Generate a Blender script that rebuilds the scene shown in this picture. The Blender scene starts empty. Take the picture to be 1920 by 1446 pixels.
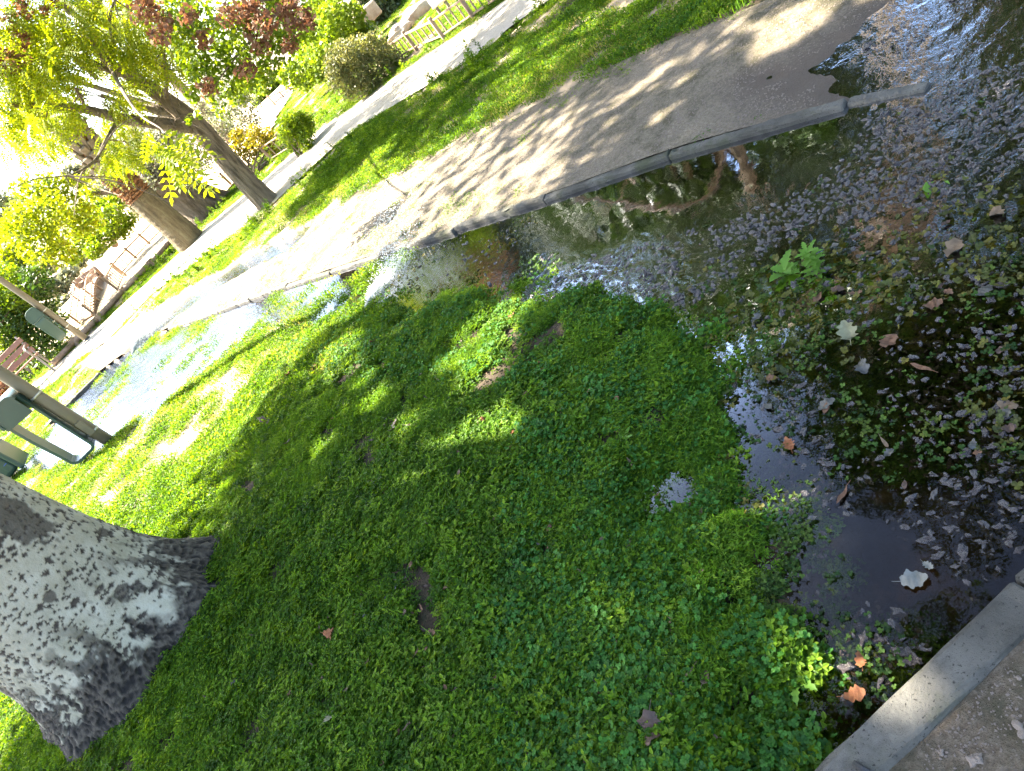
import bpy, bmesh, math, random
import numpy as np
from mathutils import Vector, Matrix

rng = np.random.default_rng(7)
random.seed(7)
SC = bpy.context.scene
COL = SC.collection

# ------------------------------------------------------------------ camera
FPX, CAMH, W0, H0 = 1300.0, 1.5, 1920.0, 1446.0
UP2 = np.array([-0.69325302, -0.72069428]); RT2 = np.array([0.72069428, -0.69325302])
PITCH = math.radians(30.797)
CP, SP = math.cos(PITCH), math.sin(PITCH)
cam = bpy.data.cameras.new('camera'); cam.sensor_fit = 'HORIZONTAL'; cam.sensor_width = 36.0
cam.lens = FPX / W0 * 36.0; cam.clip_start = 0.02; cam.clip_end = 3000
camo = bpy.data.objects.new('camera', cam); COL.objects.link(camo); SC.camera = camo
_F = Vector((0, CP, -SP)); _U = Vector((0, SP, CP)); _R = Vector((1, 0, 0))
_X = float(RT2[0]) * _R + float(UP2[0]) * _U
_Y = -float(RT2[1]) * _R - float(UP2[1]) * _U
camo.matrix_world = Matrix(((_X.x, _Y.x, -_F.x, 0), (_X.y, _Y.y, -_F.y, 0), (_X.z, _Y.z, -_F.z, CAMH), (0, 0, 0, 1)))

# ------------------------------------------------------------------ world, sun, exposure
SUN_AZ = math.radians(-55.0)      # clockwise from +Y
SUN_EL = math.radians(50.0)
wd = bpy.data.worlds.new('World'); SC.world = wd; wd.use_nodes = True
nt = wd.node_tree; nt.nodes.clear()
sky = nt.nodes.new('ShaderNodeTexSky'); sky.sky_type = 'NISHITA'; sky.sun_disc = False
sky.sun_elevation = SUN_EL; sky.sun_rotation = SUN_AZ; sky.air_density = 1.0; sky.dust_density = 2.2; sky.ozone_density = 1.0
bgn = nt.nodes.new('ShaderNodeBackground'); bgn.inputs[1].default_value = 0.085
wo = nt.nodes.new('ShaderNodeOutputWorld')
nt.links.new(sky.outputs[0], bgn.inputs[0]); nt.links.new(bgn.outputs[0], wo.inputs[0])
sl = bpy.data.lights.new('sun', 'SUN'); sl.energy = 5.0; sl.angle = math.radians(0.53); sl.color = (1.0, 0.91, 0.76)
slo = bpy.data.objects.new('sun', sl); COL.objects.link(slo)
SUNV = Vector((math.sin(SUN_AZ) * math.cos(SUN_EL), math.cos(SUN_AZ) * math.cos(SUN_EL), math.sin(SUN_EL)))
slo.rotation_euler = (-SUNV).to_track_quat('-Z', 'Y').to_euler()
vs = SC.view_settings
SC.display_settings.display_device = 'sRGB'
vs.view_transform = 'Standard'; vs.look = 'None'; vs.gamma = 1.0; vs.exposure = 3.5; vs.use_curve_mapping = False
cy = SC.cycles
cy.max_bounces = 5; cy.diffuse_bounces = 2; cy.glossy_bounces = 2; cy.transmission_bounces = 3; cy.transparent_max_bounces = 8
cy.sample_clamp_indirect = 6.0; cy.caustics_reflective = False; cy.caustics_refractive = False
cy.use_denoising = True; cy.denoiser = 'OPENIMAGEDENOISE'; cy.denoising_input_passes = 'RGB_ALBEDO_NORMAL'; cy.denoising_prefilter = 'NONE'; cy.use_adaptive_sampling = True; cy.adaptive_threshold = .02

# ------------------------------------------------------------------ picture <-> place helpers
def ray(px, py):
    v = np.array([px - W0 / 2, py - H0 / 2]); a = v @ RT2; b = v @ UP2
    return np.array([a, b * SP + FPX * CP, b * CP - FPX * SP])
def G(px, py, z=0.0):             # ground point seen at a pixel
    r = ray(px, py); t = (z - CAMH) / r[2]
    return np.array([r[0] * t, r[1] * t, z])
def P(px, py, Y):                 # point at depth y = Y seen at a pixel
    r = ray(px, py); t = Y / r[1]
    return np.array([r[0] * t, Y, r[2] * t + CAMH])
def GP(lst): return np.array([G(*p)[:2] for p in lst])
def smooth(a, b, x):
    t = np.clip((x - a) / (b - a), 0, 1); return t * t * (3 - 2 * t)

def _hash(ix, iy, s):
    h = (ix.astype(np.int64) * 374761393 + iy.astype(np.int64) * 668265263 + s * 1274126177) & 0x7fffffff
    h = ((h ^ (h >> 13)) * 1274126177) & 0x7fffffff
    return ((h ^ (h >> 16)) & 0xffff) / 65535.0
def vnoise(x, y, s=0):
    x = np.asarray(x, float); y = np.asarray(y, float)
    ix = np.floor(x); iy = np.floor(y); fx = x - ix; fy = y - iy
    fx = fx * fx * (3 - 2 * fx); fy = fy * fy * (3 - 2 * fy)
    a = _hash(ix, iy, s); b = _hash(ix + 1, iy, s); c = _hash(ix, iy + 1, s); d = _hash(ix + 1, iy + 1, s)
    return (a * (1 - fx) + b * fx) * (1 - fy) + (c * (1 - fx) + d * fx) * fy
def fbm(x, y, s=0, o=4):
    v = 0; a = .5; t = 0
    for i in range(o):
        v = v + a * vnoise(x * 2 ** i + 13.1 * i, y * 2 ** i + 7.7 * i, s + i); t += a; a *= .5
    return v / t
def sdpoly(poly, x, y):           # signed distance, positive inside
    x = np.asarray(x, float); y = np.asarray(y, float)
    d = np.full(x.shape, 1e18); ins = np.zeros(x.shape, bool)
    n = len(poly)
    for i in range(n):
        ax, ay = poly[i]; bx, by = poly[(i + 1) % n]
        ex, ey = bx - ax, by - ay
        wx, wy = x - ax, y - ay
        t = np.clip((wx * ex + wy * ey) / (ex * ex + ey * ey + 1e-12), 0, 1)
        d = np.minimum(d, (wx - ex * t) ** 2 + (wy - ey * t) ** 2)
        c = ((ay > y) != (by > y)) & (x < ex * (y - ay) / (ey + 1e-12 if abs(ey) < 1e-12 else ey) + ax)
        ins ^= c
    d = np.sqrt(d)
    return np.where(ins, d, -d)
def dline(pts, x, y):             # distance to polyline
    d = np.full(np.shape(x), 1e18)
    for (ax, ay), (bx, by) in zip(pts[:-1], pts[1:]):
        ex, ey = bx - ax, by - ay
        t = np.clip(((x - ax) * ex + (y - ay) * ey) / (ex * ex + ey * ey + 1e-12), 0, 1)
        d = np.minimum(d, (x - ax - ex * t) ** 2 + (y - ay - ey * t) ** 2)
    return np.sqrt(d)

# ------------------------------------------------------------------ mesh helpers
def mk(name, V, F, mat=None, parent=None, smooth_=False, origin=None, attrs=None, **props):
    """one mesh object from world-space vertices; F a list of faces or an (n,k) array"""
    V = np.asarray(V, float).reshape(-1, 3)
    o0 = np.zeros(3)
    if parent is not None: o0 = np.array(parent['_w'])
    if origin is not None: o0 = np.asarray(origin, float) if parent is None else o0
    me = bpy.data.meshes.new(name)
    L = V - o0
    if isinstance(F, np.ndarray):
        n, k = F.shape
        me.vertices.add(len(L)); me.vertices.foreach_set('co', L.astype(np.float32).ravel())
        me.loops.add(n * k); me.loops.foreach_set('vertex_index', F.astype(np.int32).ravel())
        me.polygons.add(n); me.polygons.foreach_set('loop_start', np.arange(0, n * k, k, dtype=np.int32))
        me.update(calc_edges=True)
    else:
        me.from_pydata(L.tolist(), [], F); me.update()
    if smooth_: me.polygons.foreach_set('use_smooth', np.ones(len(me.polygons), bool))
    if attrs:
        for an, av in attrs.items():
            at = me.attributes.new(an, 'FLOAT', 'POINT'); at.data.foreach_set('value', np.asarray(av, np.float32))
    if mat is not None: me.materials.append(mat)
    ob = bpy.data.objects.new(name, me); COL.objects.link(ob)
    ob['_w'] = list(map(float, o0))
    if parent is not None: ob.parent = parent
    elif origin is not None: ob.location = o0
    for k, v in props.items(): ob[k] = v
    return ob
def thing(name, label, category, loc, group=None):
    e = bpy.data.objects.new(name, None); COL.objects.link(e); e.empty_display_size = .1
    e.location = [float(v) for v in loc]; e['_w'] = [float(v) for v in loc]
    e['label'] = label; e['category'] = category
    if group: e['group'] = group
    return e
def tag(o, label, category, group=None):
    o['label'] = label; o['category'] = category
    if group: o['group'] = group
    return o
class MB:
    def __init__(s): s.V = []; s.F = []; s.n = 0
    def add(s, V, F):
        V = np.asarray(V, float).reshape(-1, 3); s.V.append(V); s.F += [tuple(i + s.n for i in f) for f in F]; s.n += len(V); return s
    def build(s, name, mat, parent=None, **k): return mk(name, np.concatenate(s.V), s.F, mat, parent, **k)
def boxm(c, size, R=np.eye(3), bev=0.0, seg=1):
    bm = bmesh.new(); bmesh.ops.create_cube(bm, size=1.0)
    for v in bm.verts: v.co = Vector((v.co.x * size[0], v.co.y * size[1], v.co.z * size[2]))
    if bev > 0: bmesh.ops.bevel(bm, geom=list(bm.edges), offset=bev, segments=seg, affect='EDGES', profile=.5)
    bm.verts.ensure_lookup_table()
    V = np.array([v.co[:] for v in bm.verts]); F = [tuple(v.index for v in f.verts) for f in bm.faces]; bm.free()
    return V @ np.asarray(R).T + np.asarray(c, float), F
def rz(a): c, s = math.cos(a), math.sin(a); return np.array([[c, -s, 0], [s, c, 0], [0, 0, 1.]])
def rx(a): c, s = math.cos(a), math.sin(a); return np.array([[1., 0, 0], [0, c, -s], [0, s, c]])
def ry(a): c, s = math.cos(a), math.sin(a); return np.array([[c, 0, s], [0, 1., 0], [-s, 0, c]])
def frame(t, hint=(0, 0, 1)):
    t = np.asarray(t, float); t = t / np.linalg.norm(t); h = np.asarray(hint, float)
    if abs(t @ h) > .95: h = np.array([1., 0, 0])
    a = np.cross(h, t); a /= np.linalg.norm(a); b = np.cross(t, a)
    return a, b, t
def beam(p, q, w, h, bev=.004, hint=(0, 0, 1)):
    p = np.asarray(p, float); q = np.asarray(q, float)
    a, b, t = frame(q - p, hint)
    return boxm((p + q) / 2, (w, h, np.linalg.norm(q - p)), np.stack([a, b, t], 1), bev)
def tube(pts, rad, n=10, cap=True, wob=0.0, seed=0):
    pts = np.asarray(pts, float); rad = np.broadcast_to(np.asarray(rad, float), (len(pts),))
    r_ = np.random.default_rng(seed); V = []; F = []
    a0 = None
    for i, p in enumerate(pts):
        t = pts[min(i + 1, len(pts) - 1)] - pts[max(i - 1, 0)]
        t = t / (np.linalg.norm(t) + 1e-9)
        if a0 is None: a, b, _ = frame(t)
        else:
            a = a0 - t * (a0 @ t); a /= np.linalg.norm(a); b = np.cross(t, a)
        a0 = a
        an = np.arange(n) * 2 * math.pi / n
        rr = rad[i] * (1 + wob * r_.normal(size=n))
        V.append(p + rr[:, None] * (np.cos(an)[:, None] * a + np.sin(an)[:, None] * b))
    for i in range(len(pts) - 1):
        for j in range(n):
            k = (j + 1) % n
            F.append((i * n + j, i * n + k, (i + 1) * n + k, (i + 1) * n + j))
    if cap: F.append(tuple(range(n))[::-1]); F.append(tuple((len(pts) - 1) * n + j for j in range(n)))
    return np.concatenate(V), F
def spline(pts, n):
    pts = np.asarray(pts, float); m = len(pts)
    d = np.r_[0, np.cumsum(np.linalg.norm(np.diff(pts, axis=0), axis=1))]
    t = np.linspace(0, d[-1], n); out = []
    for tt in t:
        i = min(max(np.searchsorted(d, tt, 'right') - 1, 0), m - 2)
        p0 = pts[max(i - 1, 0)]; p1 = pts[i]; p2 = pts[i + 1]; p3 = pts[min(i + 2, m - 1)]
        u = (tt - d[i]) / (d[i + 1] - d[i] + 1e-9)
        out.append(.5 * (2 * p1 + (p2 - p0) * u + (2 * p0 - 5 * p1 + 4 * p2 - p3) * u * u + (3 * p1 - p0 - 3 * p2 + p3) * u ** 3))
    return np.array(out)
def randrot(n, r, up=0.0):
    """n random rotation matrices, normal (z column) biased upward by up"""
    z = r.normal(size=(n, 3)); z[:, 2] = np.abs(z[:, 2]) + up; z /= np.linalg.norm(z, axis=1)[:, None]
    h = r.normal(size=(n, 3)); x = np.cross(h, z); x /= np.linalg.norm(x, axis=1)[:, None] + 1e-9
    return np.stack([x, np.cross(z, x), z], 2)
def rep(VL, FL, R, T, S):
    """replicate a local mesh (V, quad array) to many placements"""
    VL = np.asarray(VL, float); FL = np.asarray(FL)
    V = np.einsum('nij,vj->nvi', R, VL) * np.asarray(S)[:, None, None] + T[:, None, :]
    F = FL[None] + (np.arange(len(T)) * len(VL))[:, None, None]
    return V.reshape(-1, 3), F.reshape(-1, FL.shape[1])
LEAF = (np.array([[-.5, 0, 0], [0, -.28, .06], [.5, 0, -.04], [0, .28, .06]]), np.array([[0, 1, 2, 3]]))

# ------------------------------------------------------------------ materials
def newmat(name):
    m = bpy.data.materials.new(name); m.use_nodes = True
    t = m.node_tree; t.nodes.clear(); o = t.nodes.new('ShaderNodeOutputMaterial')
    return m, t, o
def N(t, typ, ins=None, **kw):
    n = t.nodes.new(typ)
    for k, v in kw.items(): setattr(n, k, v)
    for k, v in (ins or {}).items():
        if isinstance(v, tuple) and len(v) == 2 and hasattr(v[0], 'outputs'): t.links.new(v[0].outputs[v[1]], n.inputs[k])
        elif hasattr(v, 'outputs'): t.links.new(v.outputs[0], n.inputs[k])
        else: n.inputs[k].default_value = v
    return n
def ramp(t, fac, stops, interp='LINEAR'):
    n = t.nodes.new('ShaderNodeValToRGB'); cr = n.color_ramp; cr.interpolation = interp
    while len(cr.elements) < len(stops): cr.elements.new(.5)
    for e, (p, c) in zip(cr.elements, stops): e.position = p; e.color = (*c, 1)
    t.links.new(fac.outputs[0] if hasattr(fac, 'outputs') else fac, n.inputs[0]); return n
def noise(t, scale, detail=4, rough=.55, coord='Object', stretch=None):
    tc = t.nodes.new('ShaderNodeTexCoord'); src = tc.outputs[coord]
    if stretch:
        mp = t.nodes.new('ShaderNodeMapping'); mp.inputs['Scale'].default_value = stretch
        t.links.new(src, mp.inputs[0]); src = mp.outputs[0]
    n = t.nodes.new('ShaderNodeTexNoise'); n.inputs['Scale'].default_value = scale
    n.inputs['Detail'].default_value = detail; n.inputs['Roughness'].default_value = rough
    t.links.new(src, n.inputs['Vector']); return n
def leafmat(name, cols, trans=.45, rough=.5, rnd='island', tint=(1.15, 1.1, .5), spec=.4):
    m, t, o = newmat(name)
    if rnd == 'island': g = t.nodes.new('ShaderNodeNewGeometry'); src = g.outputs['Random Per Island']
    else: g = t.nodes.new('ShaderNodeObjectInfo'); src = g.outputs['Random']
    k = len(cols)
    r = ramp(t, src, [(i / max(k - 1, 1), c) for i, c in enumerate(cols)])
    if rnd == 'both':
        g2 = t.nodes.new('ShaderNodeNewGeometry')
        v = N(t, 'ShaderNodeMath', {0: (g2, 'Random Per Island'), 1: .7}, operation='MULTIPLY'); v2 = N(t, 'ShaderNodeMath', {0: v, 1: .65}, operation='ADD')
        r = N(t, 'ShaderNodeHueSaturation', {'Value': v2, 'Color': r})
    p = N(t, 'ShaderNodeBsdfPrincipled', {'Base Color': r, 'Roughness': rough, 'Specular IOR Level': spec})
    tm = N(t, 'ShaderNodeMixRGB', {0: 1.0, 1: r, 2: (*tint, 1)}, blend_type='MULTIPLY')
    tb = N(t, 'ShaderNodeBsdfTranslucent', {'Color': tm})
    mx = N(t, 'ShaderNodeMixShader', {0: trans, 1: p, 2: tb})
    t.links.new(mx.outputs[0], o.inputs[0]); return m
def surf(name, cols, scale=8, rough=.8, bump=.3, bscale=None, metal=0, detail=6, stretch=None, spec=.4, bdist=.01):
    m, t, o = newmat(name)
    n = noise(t, scale, detail, .6, stretch=stretch)
    k = len(cols); r = ramp(t, n, [(.3 + .4 * i / max(k - 1, 1), c) for i, c in enumerate(cols)])
    p = N(t, 'ShaderNodeBsdfPrincipled', {'Base Color': r, 'Roughness': rough, 'Metallic': metal, 'Specular IOR Level': spec})
    if bump:
        b = noise(t, bscale or scale * 4, 5, .65, stretch=stretch)
        bm_ = N(t, 'ShaderNodeBump', {'Strength': bump, 'Distance': bdist, 'Height': b}); t.links.new(bm_.outputs[0], p.inputs['Normal'])
    t.links.new(p.outputs[0], o.inputs[0]); return m

M = {}
def soilmat():
    m, t, o = newmat('soil')
    n = noise(t, 9, 6, .6); r = ramp(t, n, [(.3, (.02, .013, .007)), (.5, (.045, .032, .018)), (.7, (.03, .034, .012))])
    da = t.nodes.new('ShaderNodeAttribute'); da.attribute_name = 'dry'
    r = N(t, 'ShaderNodeMixRGB', {0: (da, 'Fac'), 1: r, 2: (.30, .235, .165, 1)})  # dry soil tone that also paints sunlight into the farther lawn
    n2 = noise(t, 5, 6, .65); w = ramp(t, n2, [(.35, (.008, .006, .003)), (.52, (.02, .014, .006)), (.62, (.06, .03, .009)), (.75, (.03, .03, .008))])
    wa = t.nodes.new('ShaderNodeAttribute'); wa.attribute_name = 'wet'
    mx = N(t, 'ShaderNodeMixRGB', {0: (wa, 'Fac'), 1: r, 2: w})
    p = N(t, 'ShaderNodeBsdfPrincipled', {'Base Color': mx, 'Roughness': .85, 'Specular IOR Level': .3})
    b = noise(t, 60, 5, .65); bu = N(t, 'ShaderNodeBump', {'Strength': .6, 'Distance': .01, 'Height': b}); t.links.new(bu.outputs[0], p.inputs['Normal'])
    t.links.new(p.outputs[0], o.inputs[0]); return m
M['soil'] = soilmat()
def sandmat(name, a, b, c, moss):
    m, t, o = newmat(name)
    n1 = noise(t, 1.4, 6, .62); n2 = noise(t, 75, 5, .75); n3 = noise(t, 11, 6, .7)
    r1 = ramp(t, n2, [(.3, a), (.5, b), (.68, c)])
    mk_ = N(t, 'ShaderNodeMath', {0: n3, 1: n1}, operation='MULTIPLY')
    mr = ramp(t, mk_, [(.23, (0, 0, 0)), (.36, (1, 1, 1))])
    mx = N(t, 'ShaderNodeMixRGB', {0: mr, 1: r1, 2: (*moss, 1)})
    wa = t.nodes.new('ShaderNodeAttribute'); wa.attribute_name = 'wet'
    wm = N(t, 'ShaderNodeMixRGB', {0: (wa, 'Fac'), 1: mx, 2: (.09, .07, .055, 1)})
    p = N(t, 'ShaderNodeBsdfPrincipled', {'Base Color': wm, 'Roughness': .85, 'Specular IOR Level': .25})
    add = N(t, 'ShaderNodeMath', {0: n2, 1: n3}, operation='ADD')
    bu = N(t, 'ShaderNodeBump', {'Strength': 1.0, 'Distance': .02, 'Height': add}); t.links.new(bu.outputs[0], p.inputs['Normal'])
    t.links.new(p.outputs[0], o.inputs[0]); return m
M['sand'] = sandmat('sand', (.10, .082, .055), (.20, .166, .118), (.31, .262, .195), (.085, .075, .042))
M['sand_pale'] = sandmat('pale_sand', (.42, .36, .28), (.52, .46, .38), (.6, .54, .46), (.4, .34, .24))
M['sand_play'] = sandmat('playground_sand', (.36, .27, .17), (.45, .35, .23), (.5, .4, .28), (.34, .26, .16))
M['gravel'] = sandmat('gravel', (.09, .066, .045), (.15, .118, .08), (.23, .185, .14), (.06, .055, .03))
def concretemat():
    m, t, o = newmat('concrete')
    n = noise(t, 22, 9, .65); r = ramp(t, n, [(.3, (.06, .057, .049)), (.5, (.105, .10, .086)), (.7, (.16, .152, .13))])
    n2 = noise(t, 5.5, 6, .7); mk1 = ramp(t, n2, [(.46, (0, 0, 0)), (.60, (1, 1, 1))])
    n3 = noise(t, 3.1, 5, .7); mk2 = ramp(t, n3, [(.52, (0, 0, 0)), (.64, (.85, .85, .85))])
    n4 = noise(t, 160, 2, .5); sp = ramp(t, n4, [(.62, (0, 0, 0)), (.70, (1, 1, 1))])
    x1 = N(t, 'ShaderNodeMixRGB', {0: mk1, 1: r, 2: (.055, .052, .043, 1)})
    x2 = N(t, 'ShaderNodeMixRGB', {0: mk2, 1: x1, 2: (.05, .055, .028, 1)})
    x3 = N(t, 'ShaderNodeMixRGB', {0: sp, 1: x2, 2: (.03, .028, .024, 1)})
    p = N(t, 'ShaderNodeBsdfPrincipled', {'Base Color': x3, 'Roughness': .85, 'Specular IOR Level': .3})
    b = noise(t, 200, 6, .7); ad = N(t, 'ShaderNodeMath', {0: b, 1: n}, operation='ADD')
    bu = N(t, 'ShaderNodeBump', {'Strength': .9, 'Distance': .006, 'Height': ad}); t.links.new(bu.outputs[0], p.inputs['Normal'])
    t.links.new(p.outputs[0], o.inputs[0]); return m
M['concrete'] = concretemat()
M['wood'] = surf('weathered_wood', [(.18, .125, .085), (.28, .2, .145), (.35, .26, .19)], 12, .75, .4, 40, stretch=(1, 1, .3))
M['bench_wood'] = surf('bench_wood', [(.2, .1, .065), (.28, .15, .1)], 14, .55, .2, 40)
M['post'] = surf('post_paint', [(.13, .108, .07), (.17, .142, .095)], 5, .42, .08, 60)
M['green_plastic'] = surf('green_plastic', [(.022, .05, .04), (.035, .07, .055)], 4, .32, .05, 80, spec=.5)
M['black_plastic'] = surf('black_plastic', [(.012, .012, .012), (.03, .03, .03)], 9, .5, .1, 80)
M['blue_line'] = surf('blue_stripe', [(.05, .09, .35), (.07, .12, .42)], 9, .5, 0)
M['steel'] = surf('galvanised_steel', [(.45, .43, .36), (.6, .57, .48)], 20, .4, .05, 90, metal=.7)
M['iron'] = surf('painted_iron', [(.2, .17, .15), (.28, .24, .21)], 20, .5, .1, 60)
M['bark'] = surf('locust_bark', [(.06, .045, .03), (.16, .125, .085), (.24, .19, .13)], 16, .9, 1.0, 30, stretch=(1, 1, .22), bdist=.04)
M['twig'] = surf('twig_bark', [(.09, .065, .045), (.17, .13, .095)], 25, .85, .3, 60)
M['olive_bark'] = surf('olive_bark', [(.05, .035, .022), (.14, .105, .07), (.21, .165, .12)], 9, .9, 1.0, 20, stretch=(1, 1, .3), bdist=.05)
M['palm_bark'] = surf('palm_bark', [(.055, .042, .022), (.115, .092, .05), (.16, .14, .08)], 12, .9, 1.0, 45, stretch=(1.5, 1.5, .22), bdist=.03)
M['palm_fibre'] = surf('palm_fibre', [(.09, .035, .014), (.22, .1, .04), (.33, .19, .09)], 22, .95, 1.0, 60, bdist=.03)
M['palm_boot'] = surf('palm_boot', [(.12, .095, .07), (.2, .165, .12)], 14, .85, .4, 60)
M['rock'] = surf('rock', [(.28, .2, .15), (.42, .33, .27), (.5, .43, .37)], 4, .9, .8, 18, bdist=.03)
M['stone'] = surf('pebble', [(.11, .075, .05), (.19, .15, .12), (.27, .245, .22)], 12, .8, .4, 60)
M['board'] = surf('sign_board', [(.25, .22, .2), (.5, .47, .44)], 9, .5, 0)

# ------------------------------------------------------------------ layout of the ground
KERB_PX = [(1735, 175), (1620, 196), (1450, 240), (1255, 300), (1010, 385), (845, 440), (700, 490), (520, 548), (370, 603), (315, 622)]
KERB = GP(KERB_PX)
SANDFAR = GP([(1450, 5), (1230, 95), (1000, 205), (780, 315), (620, 400), (450, 492), (330, 562), (250, 612)])
KERB_OUT = KERB + np.array([.87, .50]) * .04
SAND_A = np.vstack([[3.1, -1.2], [2.35, .75], KERB_OUT, GP([(250, 655), (190, 697)])])             # near edge of the sandy path
SAND_B = np.vstack([[4.9, -.6], [3.6, 1.6], SANDFAR, GP([(200, 646), (150, 690)])])            # far edge
SAND = np.vstack([SAND_A, SAND_B[::-1]])
FP_N = np.vstack([[6.4, 2.0], GP([(1048, 0), (902, 108), (655, 262), (468, 430), (352, 510), (285, 560), (215, 632), (110, 716), (30, 785)])])
FP_F = np.vstack([[8.2, 3.5], GP([(950, 8), (800, 112), (600, 250), (500, 340), (400, 420), (310, 507), (250, 560), (160, 642), (95, 700), (10, 765)])])
FARP = np.vstack([FP_N, FP_F[::-1]])
POOL = np.vstack([GP([(640, 562), (760, 572), (900, 572), (1010, 545), (1150, 562), (1260, 602), (1310, 680), (1275, 760), (1290, 860), (1320, 960), (1370, 1010),
                      (1350, 1060), (1290, 1100), (1300, 1180), (1400, 1250), (1470, 1330), (1490, 1446)]), [[-.12, .62], [2.4, .70]],
                  [[2.5, 1.0]], GP([(1735, 178), (1620, 200), (1255, 306), (1010, 391), (845, 446), (700, 496)])])
POOLX = np.vstack([POOL[:17], [[-.12, -.4], [5., -.4], [5., 2.5]], POOL[-6:-1] + np.array([.9, .6]), [POOL[-1] + np.array([.5, .5])]])
LPOOL = GP([(640, 556), (520, 553), (370, 607), (315, 628), (250, 632), (180, 704), (120, 772), (60, 850), (30, 895), (110, 885), (190, 848), (255, 803), (300, 772),
            (350, 742), (405, 702), (440, 655), (520, 618), (600, 580)])
RIVU = GP([(560, 446), (520, 465), (430, 517), (350, 572), (290, 625), (250, 655)])
KSTRIP = GP([(760, 470), (700, 496), (600, 528), (520, 550), (380, 600), (400, 640), (520, 600), (620, 585), (700, 572), (780, 570)])
FLOOD = np.vstack([GP([(1655, -30), (1560, 55), (1480, 110), (1380, 150), (1440, 205), (1530, 215), (1620, 260)]), [[1.0, 1.5], [1.0, .2], [2.0, -1.8], [5., -1.8], [5.5, 1.5], [3.6, 3.0]]])
NEARPATH = np.array([[-1.5, .572], [3.0, .602], [3.0, -3], [-1.5, -3.]])
TREE0 = np.array([-2.16, 3.06])
PLAY = np.vstack([GP([(330, 455), (190, 606), (150, 640), (60, 690), (20, 650)]), [[-30, 40], [-6, 60], [6, 40]], GP([(545, 190), (470, 320), (420, 375)])])

def hz(x, y):
    x = np.asarray(x, float); y = np.asarray(y, float)
    r = np.hypot(x, y)
    z = .035 + .022 * (fbm(x * 1.3, y * 1.3, 3) - .5) * 2 + .012 * (fbm(x * 6, y * 6, 9) - .5) * 2
    d0 = np.hypot(x - TREE0[0], y - TREE0[1])
    z = z + .10 * np.exp(-(d0 / .8) ** 2) + .04 * np.exp(-(np.hypot(x + 1.2, y - 2.2) / .9) ** 2)
    n = (fbm(x * 3.1, y * 3.1, 21) - .5)
    n2 = (fbm(x * 9, y * 9, 31) - .5)
    dp = sdpoly(POOLX, x, y)
    z = z - (.115 * smooth(-.26, .30, dp + .55 * n + .25 * n2) + .05 * smooth(.0, .4, dp) * (n * 1.2 + .2)) - .03 * n2 * smooth(0, .2, dp)
    dl = sdpoly(LPOOL, x, y)
    z = z - .105 * smooth(-.30, .35, np.maximum(dl, sdpoly(KSTRIP, x, y) + .12) + .5 * n)
    s = sdpoly(SAND, x, y)
    fl = sdpoly(FLOOD, x, y)
    zs = .024 + .010 * (fbm(x * 2.2, y * 2.2, 5) - .5) * 2 - .048 * smooth(-.35, .6, fl + .22 * n) - .085 * smooth(.30, .08, dline(RIVU, x, y) + .12 * n2) \
        - .03 * smooth(.1, -.35, y + 1.72 * x * .6 - 9.5) * 0
    z = np.where(s > 0, zs, z)
    f = sdpoly(FARP, x, y)
    z = np.where((f > 0) & (s <= 0), .045, z)
    z = np.where(sdpoly(NEARPATH, x, y) > 0, .040 + .006 * n2, z)
    return z
def hz1(x, y): return float(hz(np.array([x]), np.array([y]))[0])

# ground sheet (polar grid round the viewer's feet, out to the horizon)
th = np.concatenate([np.radians(np.linspace(-62, 62, 380)), np.radians(np.linspace(66, 294, 58))])
rr = np.concatenate([[0.02], np.geomspace(.12, 25, 300), np.geomspace(28, 900, 24)])
TH, RR = np.meshgrid(th, rr, indexing='xy')
X = RR * np.sin(TH); Y = RR * np.cos(TH)
Z = hz(X, Y)
sA = np.maximum(sdpoly(SAND, X, Y), np.maximum(sdpoly(FARP, X, Y), sdpoly(NEARPATH, X, Y)))
Z = Z - .05 * smooth(0.0, .12, sA)
nT = len(th); nR = len(rr)
I = np.arange(nT * nR).reshape(nR, nT)
Fq = np.stack([I[:-1, :], np.roll(I, -1, 1)[:-1, :], np.roll(I, -1, 1)[1:, :], I[1:, :]], -1).reshape(-1, 4)[:, ::-1]
ground = mk('ground', np.stack([X, Y, Z], -1).reshape(-1, 3), Fq, M['soil'], smooth_=True, attrs={'wet': smooth(.02, -.015, Z).reshape(-1), 'dry': (smooth(4.0, 5.2, np.hypot(X, Y)) * smooth(.4, .6, fbm(X * 1.2, Y * 1.2, 150) + .1)).reshape(-1)}, kind='structure')  # dry: pale patches that also stand for sunlit soil farther out

def strip(name, A, B, nu, nv, mat, dz=.004, zf=hz):
    A = spline(np.c_[A, np.zeros(len(A))], nu)[:, :2]; B = spline(np.c_[B, np.zeros(len(B))], nu)[:, :2]
    t = np.linspace(0, 1, nv)[None, :, None]
    Q = A[:, None] * (1 - t) + B[:, None] * t
    x, y = Q[..., 0], Q[..., 1]
    z = zf(x, y) + dz
    I = np.arange(nu * nv).reshape(nu, nv)
    F = np.stack([I[:-1, :-1], I[:-1, 1:], I[1:, 1:], I[1:, :-1]], -1).reshape(-1, 4)
    o = mk(name, np.stack([x, y, z], -1).reshape(-1, 3), F, mat, smooth_=True, attrs={'wet': smooth(.03, -.005, z).reshape(-1)}, kind='structure'); return o
def hz_sand(x, y):
    # height of the path body only (does not fall into the pool at its edges)
    n = (fbm(x * 3.1, y * 3.1, 21) - .5); n2 = (fbm(x * 9, y * 9, 31) - .5)
    fl = sdpoly(FLOOD, x, y)
    return .024 + .010 * (fbm(x * 2.2, y * 2.2, 5) - .5) * 2 - .048 * smooth(-.35, .6, fl + .22 * n) - .085 * smooth(.30, .08, dline(RIVU, x, y) + .12 * n2)
strip('sandy_path', SAND_A, SAND_B, 420, 60, M['sand'], .004, hz_sand)
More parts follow.
